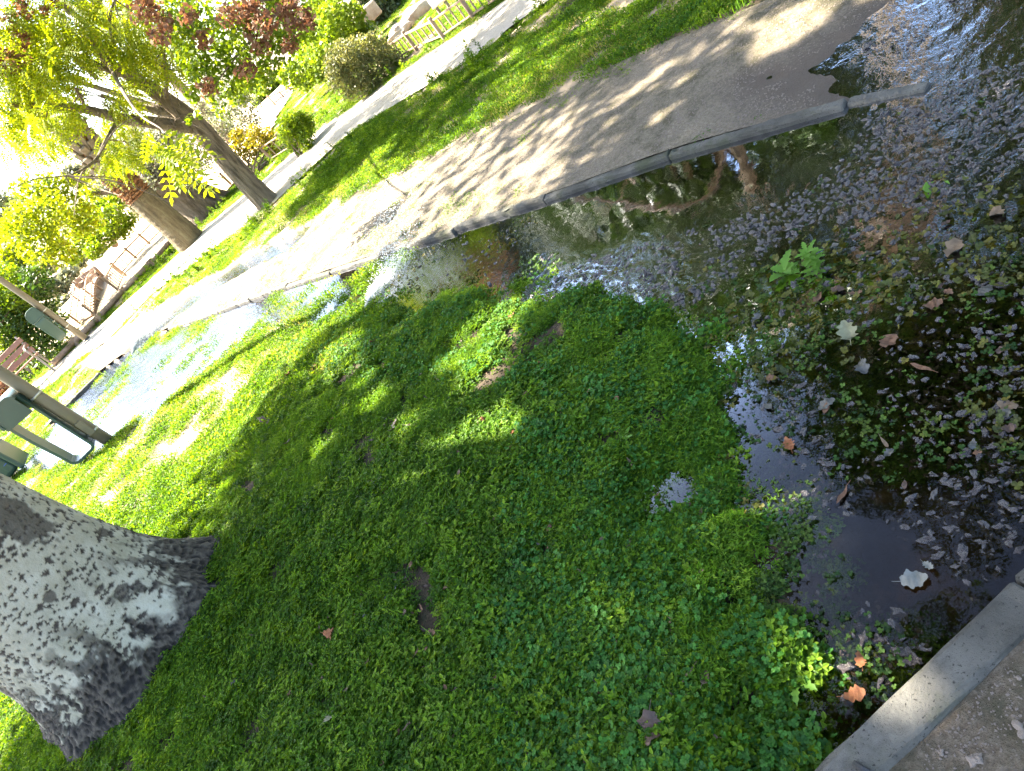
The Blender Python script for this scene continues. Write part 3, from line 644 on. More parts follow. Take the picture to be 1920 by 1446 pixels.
# ------------------------------------------------------------------ the big white-barked tree in the near corner
def bigtrunk():
    nA, nZ = 560, 330
    zs = np.concatenate([np.linspace(-.12, 1.75, nZ), np.linspace(1.85, 5.2, 26)])
    an = np.linspace(0, 2 * math.pi, nA, endpoint=False)
    A, Zg = np.meshgrid(an, zs, indexing='xy')
    lob = np.zeros_like(A); r = np.random.default_rng(5)
    for a0, w, am in ((.25, .36, .34), (1.05, .28, .28), (-.45, .34, .32), (-1.35, .32, .26), (2.2, .35, .24), (3.3, .4, .26), (4.2, .35, .22)):
        d = (A - a0 + math.pi) % (2 * math.pi) - math.pi
        lob += am * np.exp(-(d / w) ** 2)
    rad = .37 - .030 * np.clip(Zg, 0, 9) + (.06 + .75 * lob) * np.exp(-np.clip(Zg + .02, -.1, 9) / .20) + .035 * np.exp(-np.clip(Zg, 0, 9) / .5)
    s = A * .38                                     # arc length on the bark, metres
    rad += .012 * (fbm(np.cos(A) * 2 + 9, Zg * 1.6 + np.sin(A) * 2, 4) - .5) * 2
    dark = np.zeros_like(A)
    # diamond lenticels, in loose rows
    for i in range(7600):
        zc = r.uniform(.02, 1.78); ac = r.uniform(0, 2 * math.pi)
        row = r.uniform() < .6
        if row: zc = round(zc / .034) * .034 + r.normal() * .004 + .015 * math.sin(ac * 3 + 5)
        sz = r.choice([.006, .008, .0115, .016, .022], p=[.26, .36, .25, .10, .03])
        i0, i1 = np.searchsorted(zs, [zc - 1.6 * sz, zc + 1.6 * sz])
        da = 2.6 * sz / .38; j = np.arange(int((ac - da) / (2 * math.pi) * nA), int((ac + da) / (2 * math.pi) * nA) + 2) % nA
        if i1 <= i0 or len(j) == 0: continue
        zz = (zs[i0:i1, None] - zc) / sz; ss = ((an[j][None] - ac + math.pi) % (2 * math.pi) - math.pi) * .38 / (sz * r.uniform(.9, 1.6))
        sk = r.normal() * .25
        v = 1.0 - (np.abs(ss + sk * zz) ** .75 + np.abs(zz) ** .75)
        sub = dark[i0:i1][:, j]; dark[np.ix_(np.arange(i0, i1), j)] = np.maximum(sub, np.clip(v * 4, 0, 1))
    # larger flaked patches
    edge = (fbm(s * 24, Zg * 24, 12) - .5) * 1.5
    patchm = np.zeros_like(A)
    ctr = TREE_PATCH
    for a0, z0, wa, wz in ctr:
        d = ((A - a0 + math.pi) % (2 * math.pi) - math.pi) * .38
        patchm = np.maximum(patchm, smooth(-.08, .10, 1 - np.sqrt((d / wa) ** 2 + ((Zg - z0) / wz) ** 2) + edge * .65))
    base = smooth(.07, -.07, Zg - .27 - .30 * (fbm(s * 6, Zg * 5, 14) - .5) * 2 - .34 * (fbm(s * 26, Zg * 20, 18) - .5) - .35 * lob + .10)
    base = np.maximum(base, smooth(.48, .62, fbm(s * 26, Zg * 16, 15)) * smooth(.62, .22, Zg))
    dk = np.clip(np.maximum(np.maximum(dark, patchm * .85), base), 0, 1)
    ridge = 1 - np.abs(2 * fbm(s * 62 + 2 * fbm(s * 14, Zg * 14, 77), Zg * 36, 16, 3) - 1)
    ridge = np.clip((ridge - .45) / .55, 0, 1)
    rad = rad - .0045 * dark - .004 * patchm + base * (.011 * (ridge - .5) + .012 * (fbm(s * 60, Zg * 50, 17, 2) - .5))
    lean = np.stack([-.03 * Zg + .012 * Zg ** 2, .035 * Zg], -1)
    cx = TREE0[0] + lean[..., 0]; cyy = TREE0[1] + lean[..., 1]
    V = np.stack([cx + rad * np.cos(A), cyy + rad * np.sin(A), Zg + .06], -1).reshape(-1, 3)
    nz = len(zs); I = np.arange(nA * nz).reshape(nz, nA)
    F = np.stack([I[:-1], np.roll(I, -1, 1)[:-1], np.roll(I, -1, 1)[1:], I[1:]], -1).reshape(-1, 4)
    return V, F, dk.reshape(-1), base.reshape(-1), (ridge * .7 + .3 * fbm(s * 70, Zg * 60, 19, 2)).reshape(-1)
# angle 0 = +x ; the viewer stands towards angle about -0.95
TREE_PATCH = [(-.35, .86, .10, .16), (-.95, .58, .025, .025), (-1.05, .98, .04, .03), (.05, .52, .03, .03), (-1.9, .70, .03, .04), (-2.3, .4, .04, .05), (-.6, .36, .035, .03), (1.5, .8, .1, .2), (3., .7, .1, .2)]
def barkmat():
    m, t, o = newmat('white_bark')
    at = t.nodes.new('ShaderNodeAttribute'); at.attribute_name = 'dark'
    ab = t.nodes.new('ShaderNodeAttribute'); ab.attribute_name = 'base'
    n1 = noise(t, 9, 6, .6); n2 = noise(t, 60, 4, .65)
    white = ramp(t, n1, [(.3, (.25, .23, .155)), (.5, (.34, .315, .23)), (.7, (.40, .375, .29))])
    dk = ramp(t, n2, [(.3, (.022, .018, .014)), (.7, (.075, .06, .045))])
    ar = t.nodes.new('ShaderNodeAttribute'); ar.attribute_name = 'ridge'
    db = ramp(t, ar.outputs['Fac'], [(.30, (.010, .008, .006)), (.6, (.036, .029, .021)), (.9, (.085, .07, .052))])  # crevices coloured dark so the bark relief shows without directed light
    d2 = N(t, 'ShaderNodeMixRGB', {0: (ab, 'Fac'), 1: dk, 2: db})
    mx = N(t, 'ShaderNodeMixRGB', {0: (at, 'Fac'), 1: white, 2: d2})
    p = N(t, 'ShaderNodeBsdfPrincipled', {'Base Color': mx, 'Roughness': .8, 'Specular IOR Level': .3})
    bu = N(t, 'ShaderNodeBump', {'Strength': .7, 'Distance': .008, 'Height': n2}); t.links.new(bu.outputs[0], p.inputs['Normal'])
    t.links.new(p.outputs[0], o.inputs[0]); return m
M['white_bark'] = barkmat()
M['poplar_leaf'] = leafmat('poplar_leaf', [(.05, .11, .015), (.08, .16, .02), (.12, .19, .04)], .4)

def limbs(start, ends, r0, mat, parent, name='branch', seed=0, n=7, sag=.0):
    """each limb a tube of its own under the tree"""
    r = np.random.default_rng(seed); tips = []
    for e in ends:
        s = np.asarray(start, float); e = np.asarray(e, float)
        m1 = s + (e - s) * .35 + r.normal(size=3) * .08 * np.linalg.norm(e - s) + [0, 0, .08 * np.linalg.norm(e - s)]
        m2 = s + (e - s) * .7 + r.normal(size=3) * .06 * np.linalg.norm(e - s)
        pts = spline([s, m1, m2, e], 12)
        mk(name, *tube(pts, np.linspace(r0, r0 * .18, 12), n), mat, parent, smooth_=True); tips.append(pts)
    return tips
def cloud(centers, rad, n, size, seed, flat=.8, up=.3, shell=.35):
    """leaf faces spread through the volume of clumps"""
    r = np.random.default_rng(seed); centers = np.asarray(centers, float); rad = np.broadcast_to(np.asarray(rad, float), (len(centers),))
    w = rad ** 2.2; i = r.choice(len(centers), n, p=w / w.sum())
    d = r.normal(size=(n, 3)); d /= np.linalg.norm(d, axis=1)[:, None]; q = r.uniform(shell, 1, n) ** .6
    T = centers[i] + d * (rad[i] * q)[:, None] * [1, 1, flat]
    return rep(*LEAF, randrot(n, r, up), T, size * r.uniform(.6, 1.35, n))
def ell_clumps(c, R, n, seed, rmin=.16, rmax=.34, surf_=.55):
    """clump centres spread in an uneven ellipsoid"""
    r = np.random.default_rng(seed); d = r.normal(size=(n, 3)); d /= np.linalg.norm(d, axis=1)[:, None]
    q = r.uniform(surf_, 1.05, n)
    R = np.asarray(R, float)
    return np.asarray(c, float) + d * q[:, None] * R, r.uniform(rmin, rmax, n) * R.min()

LIT = GP([(655, 560), (640, 612), (560, 692), (505, 782), (430, 852), (330, 960), (250, 1040), (130, 1000), (0, 950), (0, 690), (250, 500), (420, 440), (600, 340), (790, 330), (770, 420), (700, 490)])
SPOTS = [(*G(a, b)[:2], r_) for a, b, r_ in ((945, 635, .17), (965, 590, .12), (935, 700, .12), (870, 690, .06), (740, 750, .08), (870, 880, .13), (800, 800, .07), (960, 820, .11), (1010, 810, .06), (900, 850, .07), (1100, 860, .07), (1160, 845, .07), (640, 850, .07), (720, 715, .07), (590, 1110, .07), (505, 1115, .06),
                 (1560, 1255, .05), (1600, 1240, .04), (1350, 950, .07), (1450, 930, .05), (1040, 480, .13), (1500, 50, .16), (1440, 100, .07), (1250, 220, .05), (1200, 170, .05), (1110, 300, .05), (1300, 150, .04), (1000, 320, .06), (1150, 235, .04), (1740, 1290, .045), (1850, 450, .06))]
def prune(V, F):
    '''drop leaves that would stand between the sun and the openings in the canopy'''
    C = V[F].mean(1); k = C[:, 2] / SUNV.z; lx = C[:, 0] - SUNV.x * k; ly = C[:, 1] - SUNV.y * k
    bad = sdpoly(LIT, lx, ly) > -.02
    for a, b, r_ in SPOTS: bad |= np.hypot(lx - a, ly - b) < r_ * 1.2 + .02
    return V, F[~bad]
pt = thing('poplar_tree', 'massive pale-barked tree with dark diamond marks, its flared base in the near corner', 'tree', (*TREE0, 0))
V, F, dk, bs, rg = bigtrunk()
mk('trunk', V, F, M['white_bark'], pt, smooth_=True, attrs={'dark': dk, 'base': bs, 'ridge': rg})
top = np.array([TREE0[0] + .15, TREE0[1] + .18, 5.1])
ends = [top + d for d in ([-3.2, 1.8, 2.4], [-1.2, 3.2, 2.2], [1.6, 1.2, 3.2], [-2.2, -.8, 3.4], [.3, .4, 5.], [-4, 3., 1.2], [-.2, 2.4, 4.2], [2.2, -1.4, 2.6])]
limbs(top - [0, 0, .25], ends, .17, M['twig'], pt, seed=3)
POP = [((-4.3, 5.2, 5.6), (2.4, 1.7, 1.3), 70), ((-3.4, 3.6, 7.0), (2.6, 2.2, 1.8), 80), ((-2.2, 5.9, 6.6), (1.7, 1.3, 1.2), 46), ((-5.4, 3.6, 6.4), (2.2, 2.2, 1.6), 60), ((.4, 2.8, 8.2), (2.4, 2.4, 1.8), 50), ((-4.4, 4.2, 7.2), (2.2, 2.0, 1.0), 70), ((-6.0, 5.3, 6.2), (1.7, 1.6, 1.0), 50), ((-4.5, 7.0, 6.0), (1.5, 1.0, .9), 36), ((-4.3, 6.2, 6.8), (1.9, 1.2, .9), 60)]
cc, cr = [], []
for i, (c, R, n) in enumerate(POP):
    a, b = ell_clumps(c, R, n, 40 + i, .22, .42, .25); cc.append(a); cr.append(b)
V, F = cloud(np.concatenate(cc), np.concatenate(cr), 56000, .135, 50, .8, .4, .1)
mk('crown', *prune(V, F), M['poplar_leaf'], pt)

# ------------------------------------------------------------------ lamp posts and litter bins
def lamp_post(label, base, r0, seedlean=(0, 0)):
    e = thing('lamp_post', label, 'lamp post', base, 'lamp posts along the path')
    b = np.asarray(base, float); L = np.array([seedlean[0], seedlean[1], 1.0])
    mk('pole', *tube([b + L * z for z in (-.1, .6, 1.2, 2.4, 3.9)], [r0, r0, r0 * .97, r0 * .9, r0 * .8], 28), M['post'], e, smooth_=True)
    mk('base_collar', *tube([b + L * z for z in (-.05, .03, .045)], [r0 * 1.25, r0 * 1.25, r0 * 1.05], 24), M['black_plastic'], e, smooth_=True)
    t = b + L * 3.9
    mk('lamp_head', *tube([t, t + [0, 0, .06], t + [0, 0, .28], t + [0, 0, .36]], [r0 * 1.2, r0 * 2.2, r0 * 2.6, r0 * .6], 24), M['green_plastic'], e, smooth_=True)
    return e, b, L
def band_section(pts, w, th):
    """a bent strap: centre-line pts in (u, z), width w along depth, thickness th"""
    pts = np.asarray(pts, float); out = []
    for i in range(len(pts)):
        a = pts[max(i - 1, 0)]; c = pts[min(i + 1, len(pts) - 1)]; t = (c - a) / (np.linalg.norm(c - a) + 1e-9); n = np.array([-t[1], t[0]])
        out.append((pts[i] + n * th / 2, pts[i] - n * th / 2))
    V = []; F = []
    for i, (p, q) in enumerate(out):
        V += [[p[0], -w / 2, p[1]], [p[0], w / 2, p[1]], [q[0], w / 2, q[1]], [q[0], -w / 2, q[1]]]
        if i:
            a, b = 4 * (i - 1), 4 * i
            for j in range(4): F.append((a + j, a + (j + 1) % 4, b + (j + 1) % 4, b + j))
    F += [(3, 2, 1, 0), tuple(4 * (len(out) - 1) + j for j in range(4))]
    return np.array(V), F
def arc(c, r, a0, a1, n=8): 
    a = np.radians(np.linspace(a0, a1, n)); return [(c[0] + r * math.cos(q), c[1] + r * math.sin(q)) for q in a]
def litter_bin(label, post, L, r0, yaw, z0, Hb, Wb, Db, bucket):
    """hooded bin frame strapped to a post; u axis points away from the post"""
    R = rz(yaw); e = thing('litter_bin', label, 'litter bin', tuple(post + L * z0), 'litter bins strapped to lamp posts')
    T = lambda V, dz=0: np.asarray(V) @ R.T + post + L * z0
    u0 = r0 + .012; u1 = u0 + Wb
    c = .07
    loop = [(u0 + .012, .02), (u0 + .012, Hb * .5), (u0 + .012, Hb - .05)]
    hood = [(u0 + .012, Hb - .06)] + arc((u0 + c + .01, Hb - c), c, 150, 95) + arc((u1 - .13, Hb - .13), .13, 88, 8, 8) + [(u1, Hb - .19)]
    front = [(u1, Hb - .19), (u1 - .005, Hb * .5), (u1 - .03, .10)] + arc((u1 - .10, .07), .07, 5, -85, 7) + [(u0 + .10, 0.0)] + arc((u0 + .06, .05), .05, -95, -175, 5)
    V, F = band_section(loop, Db * .55, .022); mk('back_plate', T(V), F, M['green_plastic'], e)
    V, F = band_section(hood, Db, .02); hd = mk('hood', T(V), F, M['green_plastic'], e)
    # hood cheeks closing its two sides
    for s in (-1, 1):
        pl = [(u0 + .02, Hb - .24)] + hood[1:] + [(u1 - .004, Hb - .22)]
        nP = len(pl); Vc = [[u, s * (Db / 2 - .012), z] for u, z in pl] + [[u, s * (Db / 2 - .020), z] for u, z in pl]
        Fc = [tuple(range(nP)), tuple(range(2 * nP - 1, nP - 1, -1))] + [(i, (i + 1) % nP, nP + (i + 1) % nP, nP + i) for i in range(nP)]
        mk('cheek', T(Vc), Fc, M['green_plastic'], hd)
    if not bucket:
        V, F = band_section(front, Db * .5, .028); mk('frame', T(V), F, M['green_plastic'], e)
    else:
        b = MB(); zt = Hb - .20
        for (za, zb, sc) in ((.0, zt, 1),):
            V, F = boxm((0, 0, 0), (1, 1, 1), bev=.14, seg=3)
            k = .80 + .20 * (V[:, 2] + .5)
            V = np.c_[(V[:, 0]) * Wb * .92 * k + (u0 + u1) / 2 + .012, V[:, 1] * Db * .92 * k, (V[:, 2] + .5) * zt]
            b.add(V, F)
        bk = b.build('bucket', M['green_plastic'], e)
        V, F = boxm(((u0 + u1) / 2 + .012, 0, zt - .015), (Wb * .97, Db * .97, .03), bev=.01); mk('rim', T(V), F, M['green_plastic'], bk)
        bk.data.transform(Matrix.Identity(4))
        co = np.array([v.co[:] for v in bk.data.vertices]) + np.array(e['_w']); co = T(co) - np.array(e['_w'])
        for v, q in zip(bk.data.vertices, co): v.co = q
    for zc in (.10, Hb - .18):
        p = post + L * (z0 + zc)
        mk('clamp', *tube([p - L * .011, p + L * .011], [r0 + .006, r0 + .006], 28, cap=True), M['steel'], e, smooth_=True)
        V, F = boxm((r0 + .01, -.05, zc), (.05, .03, .028), bev=.004); mk('bolt', T(V), F, M['steel'], e)
    return e
b1 = G(207, 829); b1[2] = hz1(b1[0], b1[1])
le, lb, LL = lamp_post('near lamp post in the flooded grass carrying the empty bin frame', b1, .06, (-.018, .01))
litter_bin('dark green bin frame with a hood and no bucket on the near lamp post', lb, LL, .06, math.radians(186), .12, .86, .30, .34, False)
V, F = boxm(lb + LL * .30 + np.array([.012, -.062, 0]), (.07, .02, .18), bev=.004); mk('inspection_door', V, F, M['post'], le)
b2 = G(168, 640); b2[2] = .04
le2, lb2, LL2 = lamp_post('far lamp post on the verge carrying the complete bin', b2, .06, (-.02, .0))
litter_bin('dark green hooded bin with its bucket on the far lamp post', lb2, LL2, .06, math.radians(200), .33, .74, .27, .32, True)

# bucket lying on the ground at the left edge
bp = G(28, 900); bp[2] = .06
e = thing('bin_bucket', 'dark green bin bucket lying on its side at the left edge', 'bucket', bp)
V, F = boxm((0, 0, 0), (1, 1, 1), bev=.2, seg=4)
k = .78 + .22 * (V[:, 0] + .5)
V = np.c_[V[:, 0] * .95, V[:, 1] * .42 * k, V[:, 2] * .36 * k]
Rb = rz(math.radians(8)) @ ry(math.radians(-3))
off = bp + np.array([-.30, .1, .15])
bk = mk('body', V @ Rb.T + off, F, M['green_plastic'], e, smooth_=False)
V, F = boxm((.49, 0, 0), (.06, .46, .39), bev=.025, seg=2); mk('rim', V @ Rb.T + off, F, M['green_plastic'], e)
V, F = boxm((0, -.2, -.015), (.86, .02, .012), rz(math.radians(2.6)), bev=.003); mk('stripe', V @ Rb.T + off, F, M['blue_line'], e)

# ------------------------------------------------------------------ bench
bb = G(108, 698); bb[2] = .045
def bench(base, yaw, width):
    R = rz(yaw); e = thing('bench', 'park bench with reddish wooden slats beside the pale path', 'bench', base)
    T = lambda V: np.asarray(V) @ R.T + base
    def part(nm, VF, mat): return mk(nm, T(VF[0]), VF[1], mat, e)
    for i in range(4): part('seat_slat', boxm((-width / 2, .08 + .105 * i, .44 - .008 * i), (width + .1, .085, .03), bev=.006), M['bench_wood'])
    for i in range(3): part('back_slat', boxm((-width / 2, .50 + .045 * i, .53 + .125 * i), (width + .1, .03, .10), rx(math.radians(-18)), bev=.006), M['bench_wood'])
    for xx in (0, -width / 2, -width):
        leg = [(xx, -.03, 0.0), (xx, .03, .30), (xx, .06, .42)]
        part('leg', tube(spline(leg, 8), .022, 8), M['iron'])
        part('leg', tube(spline([(xx, .62, 0), (xx, .48, .25), (xx, .47, .42), (xx, .56, .66), (xx, .66, .88)], 12), .022, 8), M['iron'])
        part('armrest', tube(spline([(xx, .05, .42), (xx, .0, .55), (xx, .05, .64), (xx, .3, .66), (xx, .55, .66)], 12), .02, 8), M['iron'])
        part('seat_bar', tube([(xx, .05, .41), (xx, .48, .39)], .018, 8), M['iron'])
bench(bb, math.radians(14), 1.35)

# ------------------------------------------------------------------ fences and playground timber
def fence(label, pts, h, span, nbal, low=.10, th=.05, name='wooden_fence', group=None, posts=True, seed=0):
    pts = [np.array([p[0], p[1], .05 if len(p) < 3 else p[2]]) for p in pts]
    r = np.random.default_rng(seed); e = thing(name, label, 'fence', pts[0], group)
    for i, (a, b) in enumerate(zip(pts[:-1], pts[1:])):
        up = np.array([0, 0, 1.]); d = (b - a) / np.linalg.norm(b - a)
        mk('rail', *beam(a + up * h + d * .02, b + up * h - d * .02, .032, th * .7, hint=up), M['wood'], e)
        mk('rail', *beam(a + up * low + d * .02, b + up * low - d * .02, .03, th * .6, hint=up), M['wood'], e)
        for k in range(nbal):
            q = a + (b - a) * ((k + 1) / (nbal + 1)) + r.normal() * .01 * d
            mk('baluster', *beam(q + up * (low + th * .3), q + up * (h - th * .4), .026, .022), M['wood'], e)
        mk('post', *beam(a - up * .1, a + up * (h + .06), .055, .055, .006), M['wood'], e)
    mk('post', *beam(pts[-1] - [0, 0, .1], pts[-1] + [0, 0, h + .06], .055, .055, .006), M['wood'], e)
    return e
fence('low wooden baluster fence running along the sunny path at the top', [G(1075, -85), G(1010, -40), G(950, 2), G(893, 40), G(837, 78), G(785, 98), G(748, 122)], .33, 1, 4, .10, .04, seed=1)
fence('low wooden fence stretch behind the round bush and the locust trunk', [G(548, 285), G(515, 305), G(484, 324), G(440, 352)], .36, 1, 2, .10, .03, seed=2)
fence('distant short wooden fence between the bushes', [P(562, 188, 27.), P(545, 196, 27.), P(524, 205, 27.)], .5, 1, 3, .12, .05, seed=3)
# ladder-like playground fence
FL = [G(236, 520), G(262, 489), G(287, 462), G(315, 433), G(345, 402), G(372, 376)]
fence('ladder-like wooden fence in the playground behind the palm trunk', FL, .42, 1, 3, .14, .05, seed=4)
fence('short slatted wooden rail standing by the playground entrance', [G(232, 552), G(243, 522)], .48, 1, 6, .16, .05, seed=5)
# low log edging of the playground
e = thing('log_edging', 'low log beam edging the playground sand beyond the pale path', 'edging', G(332, 457))
lp = [G(400, 398), G(332, 457), G(292, 500), G(240, 553), G(196, 603), G(150, 648), G(110, 690)]
for a, b in zip(lp[:-1], lp[1:]):
    mk('log', *tube([a + [0, 0, .13], b + [0, 0, .13] - (b - a) * .01], .055, 10), M['wood'], e, smooth_=True)
    mk('peg', *tube([a + [0, 0, -.1], a + [0, 0, .2]], .06, 10), M['wood'], e)
# curved playground bridge
e = thing('wooden_bridge', 'curved wooden playground bridge with close balusters on both sides', 'bridge', G(152, 618))
def railing(px, hgt, nb, parent, sect):
    pts = spline([np.array([*G(a, b)[:2], z]) for a, b, z in px], nb)
    for i in range(nb - 1):
        a, b = pts[i], pts[i + 1]
        mk('rail', *beam(a + [0, 0, hgt], b + [0, 0, hgt], .035, .03), M['wood'], parent)
        mk('rail', *beam(a + [0, 0, .12], b + [0, 0, .12], .03, .03), M['wood'], parent)
        m = (a + b) / 2
        for q in (a, m): mk('baluster', *beam(q + [0, 0, .1], q + [0, 0, hgt], .022, .02), M['wood'], parent)
        if i % 3 == 0: mk('post', *beam([a[0], a[1], 0], a + [0, 0, hgt + .05], .045, .045), M['wood'], parent)
    return pts
n1 = railing([(158, 612, .1), (166, 582, .2), (173, 556, .28), (178, 538, .26), (180, 522, .15)], .28, 12, e, 0)
n2 = railing([(186, 596, .1), (192, 572, .2), (197, 551, .28), (200, 537, .26), (201, 524, .15)], .28, 12, e, 1)
for i in range(11):
    for f_ in (.2, .7):
        a = n1[i] * (1 - f_) + n1[i + 1] * f_; b = n2[i] * (1 - f_) + n2[i + 1] * f_
        mk('plank', *beam(a + [0, 0, .04], b + [0, 0, .04], .14, .04, hint=(0, 0, 1)), M['wood'], e)
# covered beam frame behind the bridge
e = thing('climbing_frame', 'brown timber climbing frame behind the curved bridge', 'playground frame', P(150, 520, 24.))
for (ax, ay, bx, by) in ((140, 530, 178, 503), (146, 540, 184, 513), (140, 530, 146, 540), (178, 503, 190, 516), (155, 519, 172, 540)):
    mk('beam', *beam(P(ax, ay, 23.), P(bx, by, 23.6), .09, .12), M['wood'], e)

# information board
sb = G(835, 36)
e = thing('sign_board', 'information board on two wooden legs behind the fence', 'sign', sb)
pA, pB = G(833, 35), G(849, 23)
for p in (pA, pB): mk('leg', *beam(p - [0, 0, .05], p + [0, 0, .75], .05, .05), M['wood'], e)
d = (pB - pA) / np.linalg.norm(pB - pA)
a, b = pA - d * .08, pB + d * .08
mk('panel', *beam(a + [0, -.03, .45], b + [0, -.03, .45], .03, .42, hint=(0, 0, 1)), M['board'], e)
mk('frame', *beam(a + [0, -.03, .23], b + [0, -.03, .23], .05, .035), M['wood'], e)

def rockobj(label, c, s, seed):
    bm = bmesh.new(); bmesh.ops.create_icosphere(bm, subdivisions=4, radius=1)
    V = np.array([v.co[:] for v in bm.verts]); F = np.array([[v.index for v in f.verts] for f in bm.faces]); bm.free()
    n = (fbm(V[:, 0] * 1.3 + seed, V[:, 1] * 1.3 + V[:, 2] * 1.7, seed) - .5)
    V = V * (1 + .7 * n)[:, None] + .06 * (fbm(V[:, 0] * 5, V[:, 1] * 5 + V[:, 2] * 4, seed + 1) - .5)[:, None]
    o = mk('boulder', V * s + c, F, M['rock'], origin=c); return tag(o, label, 'boulder', 'boulders behind the fence')
rockobj('large brown boulder on the grass behind the top fence', P(778, 33, 15.4), (.42, .30, .22), 3)
rockobj('pale boulder between the big bush and the brown boulder', P(748, 62, 15.0), (.30, .2, .13), 5)
c = P(687, 30, 19.); o = mk('stone_block', *boxm(c, (.6, .5, .35), rz(.3), .03), M['rock'], origin=c); tag(o, 'pale squared stone block under the pine beyond the bushes', 'stone')

# ------------------------------------------------------------------ trees
M['locust_leaf'] = leafmat('locust_leaf', [(.12, .19, .008), (.18, .25, .01), (.25, .29, .012)], .6, .45, tint=(1.6, 1.4, .3))
M['oak_green'] = leafmat('mid_green_leaf', [(.07, .14, .01), (.12, .20, .012), (.18, .25, .02)], .6, .45, tint=(1.5, 1.3, .3))
M['rust_leaf'] = leafmat('rust_leaf', [(.13, .055, .028), (.20, .10, .055), (.25, .15, .09)], .4, .75, tint=(1.2, 1., .8))
M['olive_leaf'] = leafmat('olive_leaf', [(.10, .12, .06), (.17, .19, .11), (.24, .25, .17)], .3, .5, tint=(1.1, 1.05, .7))
M['bush_leaf'] = leafmat('bush_leaf', [(.08, .16, .01), (.13, .22, .012), (.2, .28, .02)], .6, .45, tint=(1.6, 1.35, .3))
M['shade_leaf'] = leafmat('shade_leaf', [(.014, .034, .006), (.026, .055, .008), (.05, .085, .012)], .15, .5, tint=(1.1, 1.1, .5))  # dark leaf of the mirrored trees, dims their reflection in the water
M['grey_bush_leaf'] = leafmat('grey_bush_leaf', [(.09, .11, .035), (.15, .17, .06), (.22, .21, .10)], .4, .5, tint=(1.15, 1.05, .5))
M['dark_leaf'] = leafmat('dark_leaf', [(.025, .06, .012), (.045, .10, .016), (.08, .14, .02)], .4, .45, tint=(1.2, 1.1, .4))
M['lime_leaf'] = leafmat('lime_leaf', [(.09, .16, .01), (.15, .23, .012), (.2, .27, .03)], .5, .45, tint=(1.2, 1.1, .4))
M['pine_leaf'] = leafmat('pine_needle', [(.06, .09, .03), (.10, .13, .05), (.16, .18, .08)], .25, .6)
M['yellow_leaf'] = leafmat('yellow_leaf', [(.15, .16, .01), (.24, .22, .015), (.30, .24, .02)], .5, .45, tint=(1.2, 1.0, .4))
M['frond'] = leafmat('palm_frond', [(.05, .09, .03), (.08, .13, .04)], .25, .4)

def pinnate(L=.24, pairs=7, ll=.062, lw=.028, droop=.10):
    V = []; F = []; k = 0
    def leaf(p, d, w):
        nonlocal k
        d = np.asarray(d, float); s = np.cross(d, [0, 0, 1.]); s /= np.linalg.norm(s)
        V.extend([p, p + d * ll * .45 + s * w / 2, p + d * ll, p + d * ll * .45 - s * w / 2]); F.append((k, k + 1, k + 2, k + 3)); k += 4
    for i in range(pairs):
        t = (i + .6) / pairs; p = np.array([L * t, 0, -droop * t * t])
        for s in (-1, 1): leaf(p, np.array([.35, s * .9, -.25]) / 1.0, lw)
    leaf(np.array([L, 0, -droop]), [.9, 0, -.4], lw)
    V.extend([np.array([0, -.0015, 0]), np.array([0, .0015, 0]), np.array([L, .001, -droop]), np.array([L, -.001, -droop])]); F.append((k, k + 1, k + 2, k + 3))
    return np.array(V), np.array(F)
def pin_leaves(centers, rad, n, seed, size=1.0, hang=.6):
    r = np.random.default_rng(seed); centers = np.asarray(centers, float); rad = np.broadcast_to(np.asarray(rad, float), (len(centers),))
    w = rad ** 2; i = r.choice(len(centers), n, p=w / w.sum())
    d = r.normal(size=(n, 3)); d /= np.linalg.norm(d, axis=1)[:, None]
    T = centers[i] + d * (rad[i] * r.uniform(.1, 1, n) ** .6)[:, None] * [1, 1, .75]
    x = d + r.normal(size=(n, 3)) * .5; x[:, 2] = x[:, 2] * .4 - hang * r.uniform(.2, 1.4, n); x /= np.linalg.norm(x, axis=1)[:, None]
    y = np.cross(np.array([0, 0, 1.]) + r.normal(size=(n, 3)) * .35, x); y /= np.linalg.norm(y, axis=1)[:, None]; z = np.cross(x, y)
    return rep(*pinnate(), np.stack([x, y, z], 2), T, size * r.uniform(.7, 1.25, n))

# --- locust tree with the ridged trunk
lt = thing('locust_tree', 'leaning ridged trunk with bright feathery leaves beside the pale path', 'tree', G(508, 386))
Yl = G(508, 386)[1]
def ridged(pts, rad, n, seed, amp, m):
    """a trunk tube with real bark ridges running along it"""
    pts = spline(pts, m); rad = np.interp(np.linspace(0, 1, m), np.linspace(0, 1, len(rad)), rad)
    V, F = tube(pts, rad, n)
    V = V.reshape(m, n, 3); an = np.arange(n) / n
    hgt = np.r_[0, np.cumsum(np.linalg.norm(np.diff(pts, axis=0), axis=1))]
    A, Hh = np.meshgrid(an, hgt)
    q = vnoise(np.minimum(A, 1 - A) * 44 + 2 * fbm(A * 6, Hh * 3, seed), Hh * 3.2, seed); k = (1 - np.abs(2 * q - 1)) - .5
    c = pts[:, None]
    V = c + (V - c) * (1 + amp * k)[..., None]
    return V.reshape(-1, 3), F
tp = [G(508, 386) - [0, 0, .1], P(500, 378, Yl), P(452, 330, Yl), P(405, 275, Yl), P(370, 236, Yl - .05), P(338, 208, Yl - .1), P(312, 188, Yl - .1), P(275, 160, Yl - .2)]
V, F = ridged(tp, [.18, .16, .145, .14, .14, .12, .105, .085], 84, 5, .16, 110)
mk('trunk', V, F, M['bark'], lt, smooth_=True)
def pxl(pp): return [P(a, b, Yl + d) for a, b, d in pp]
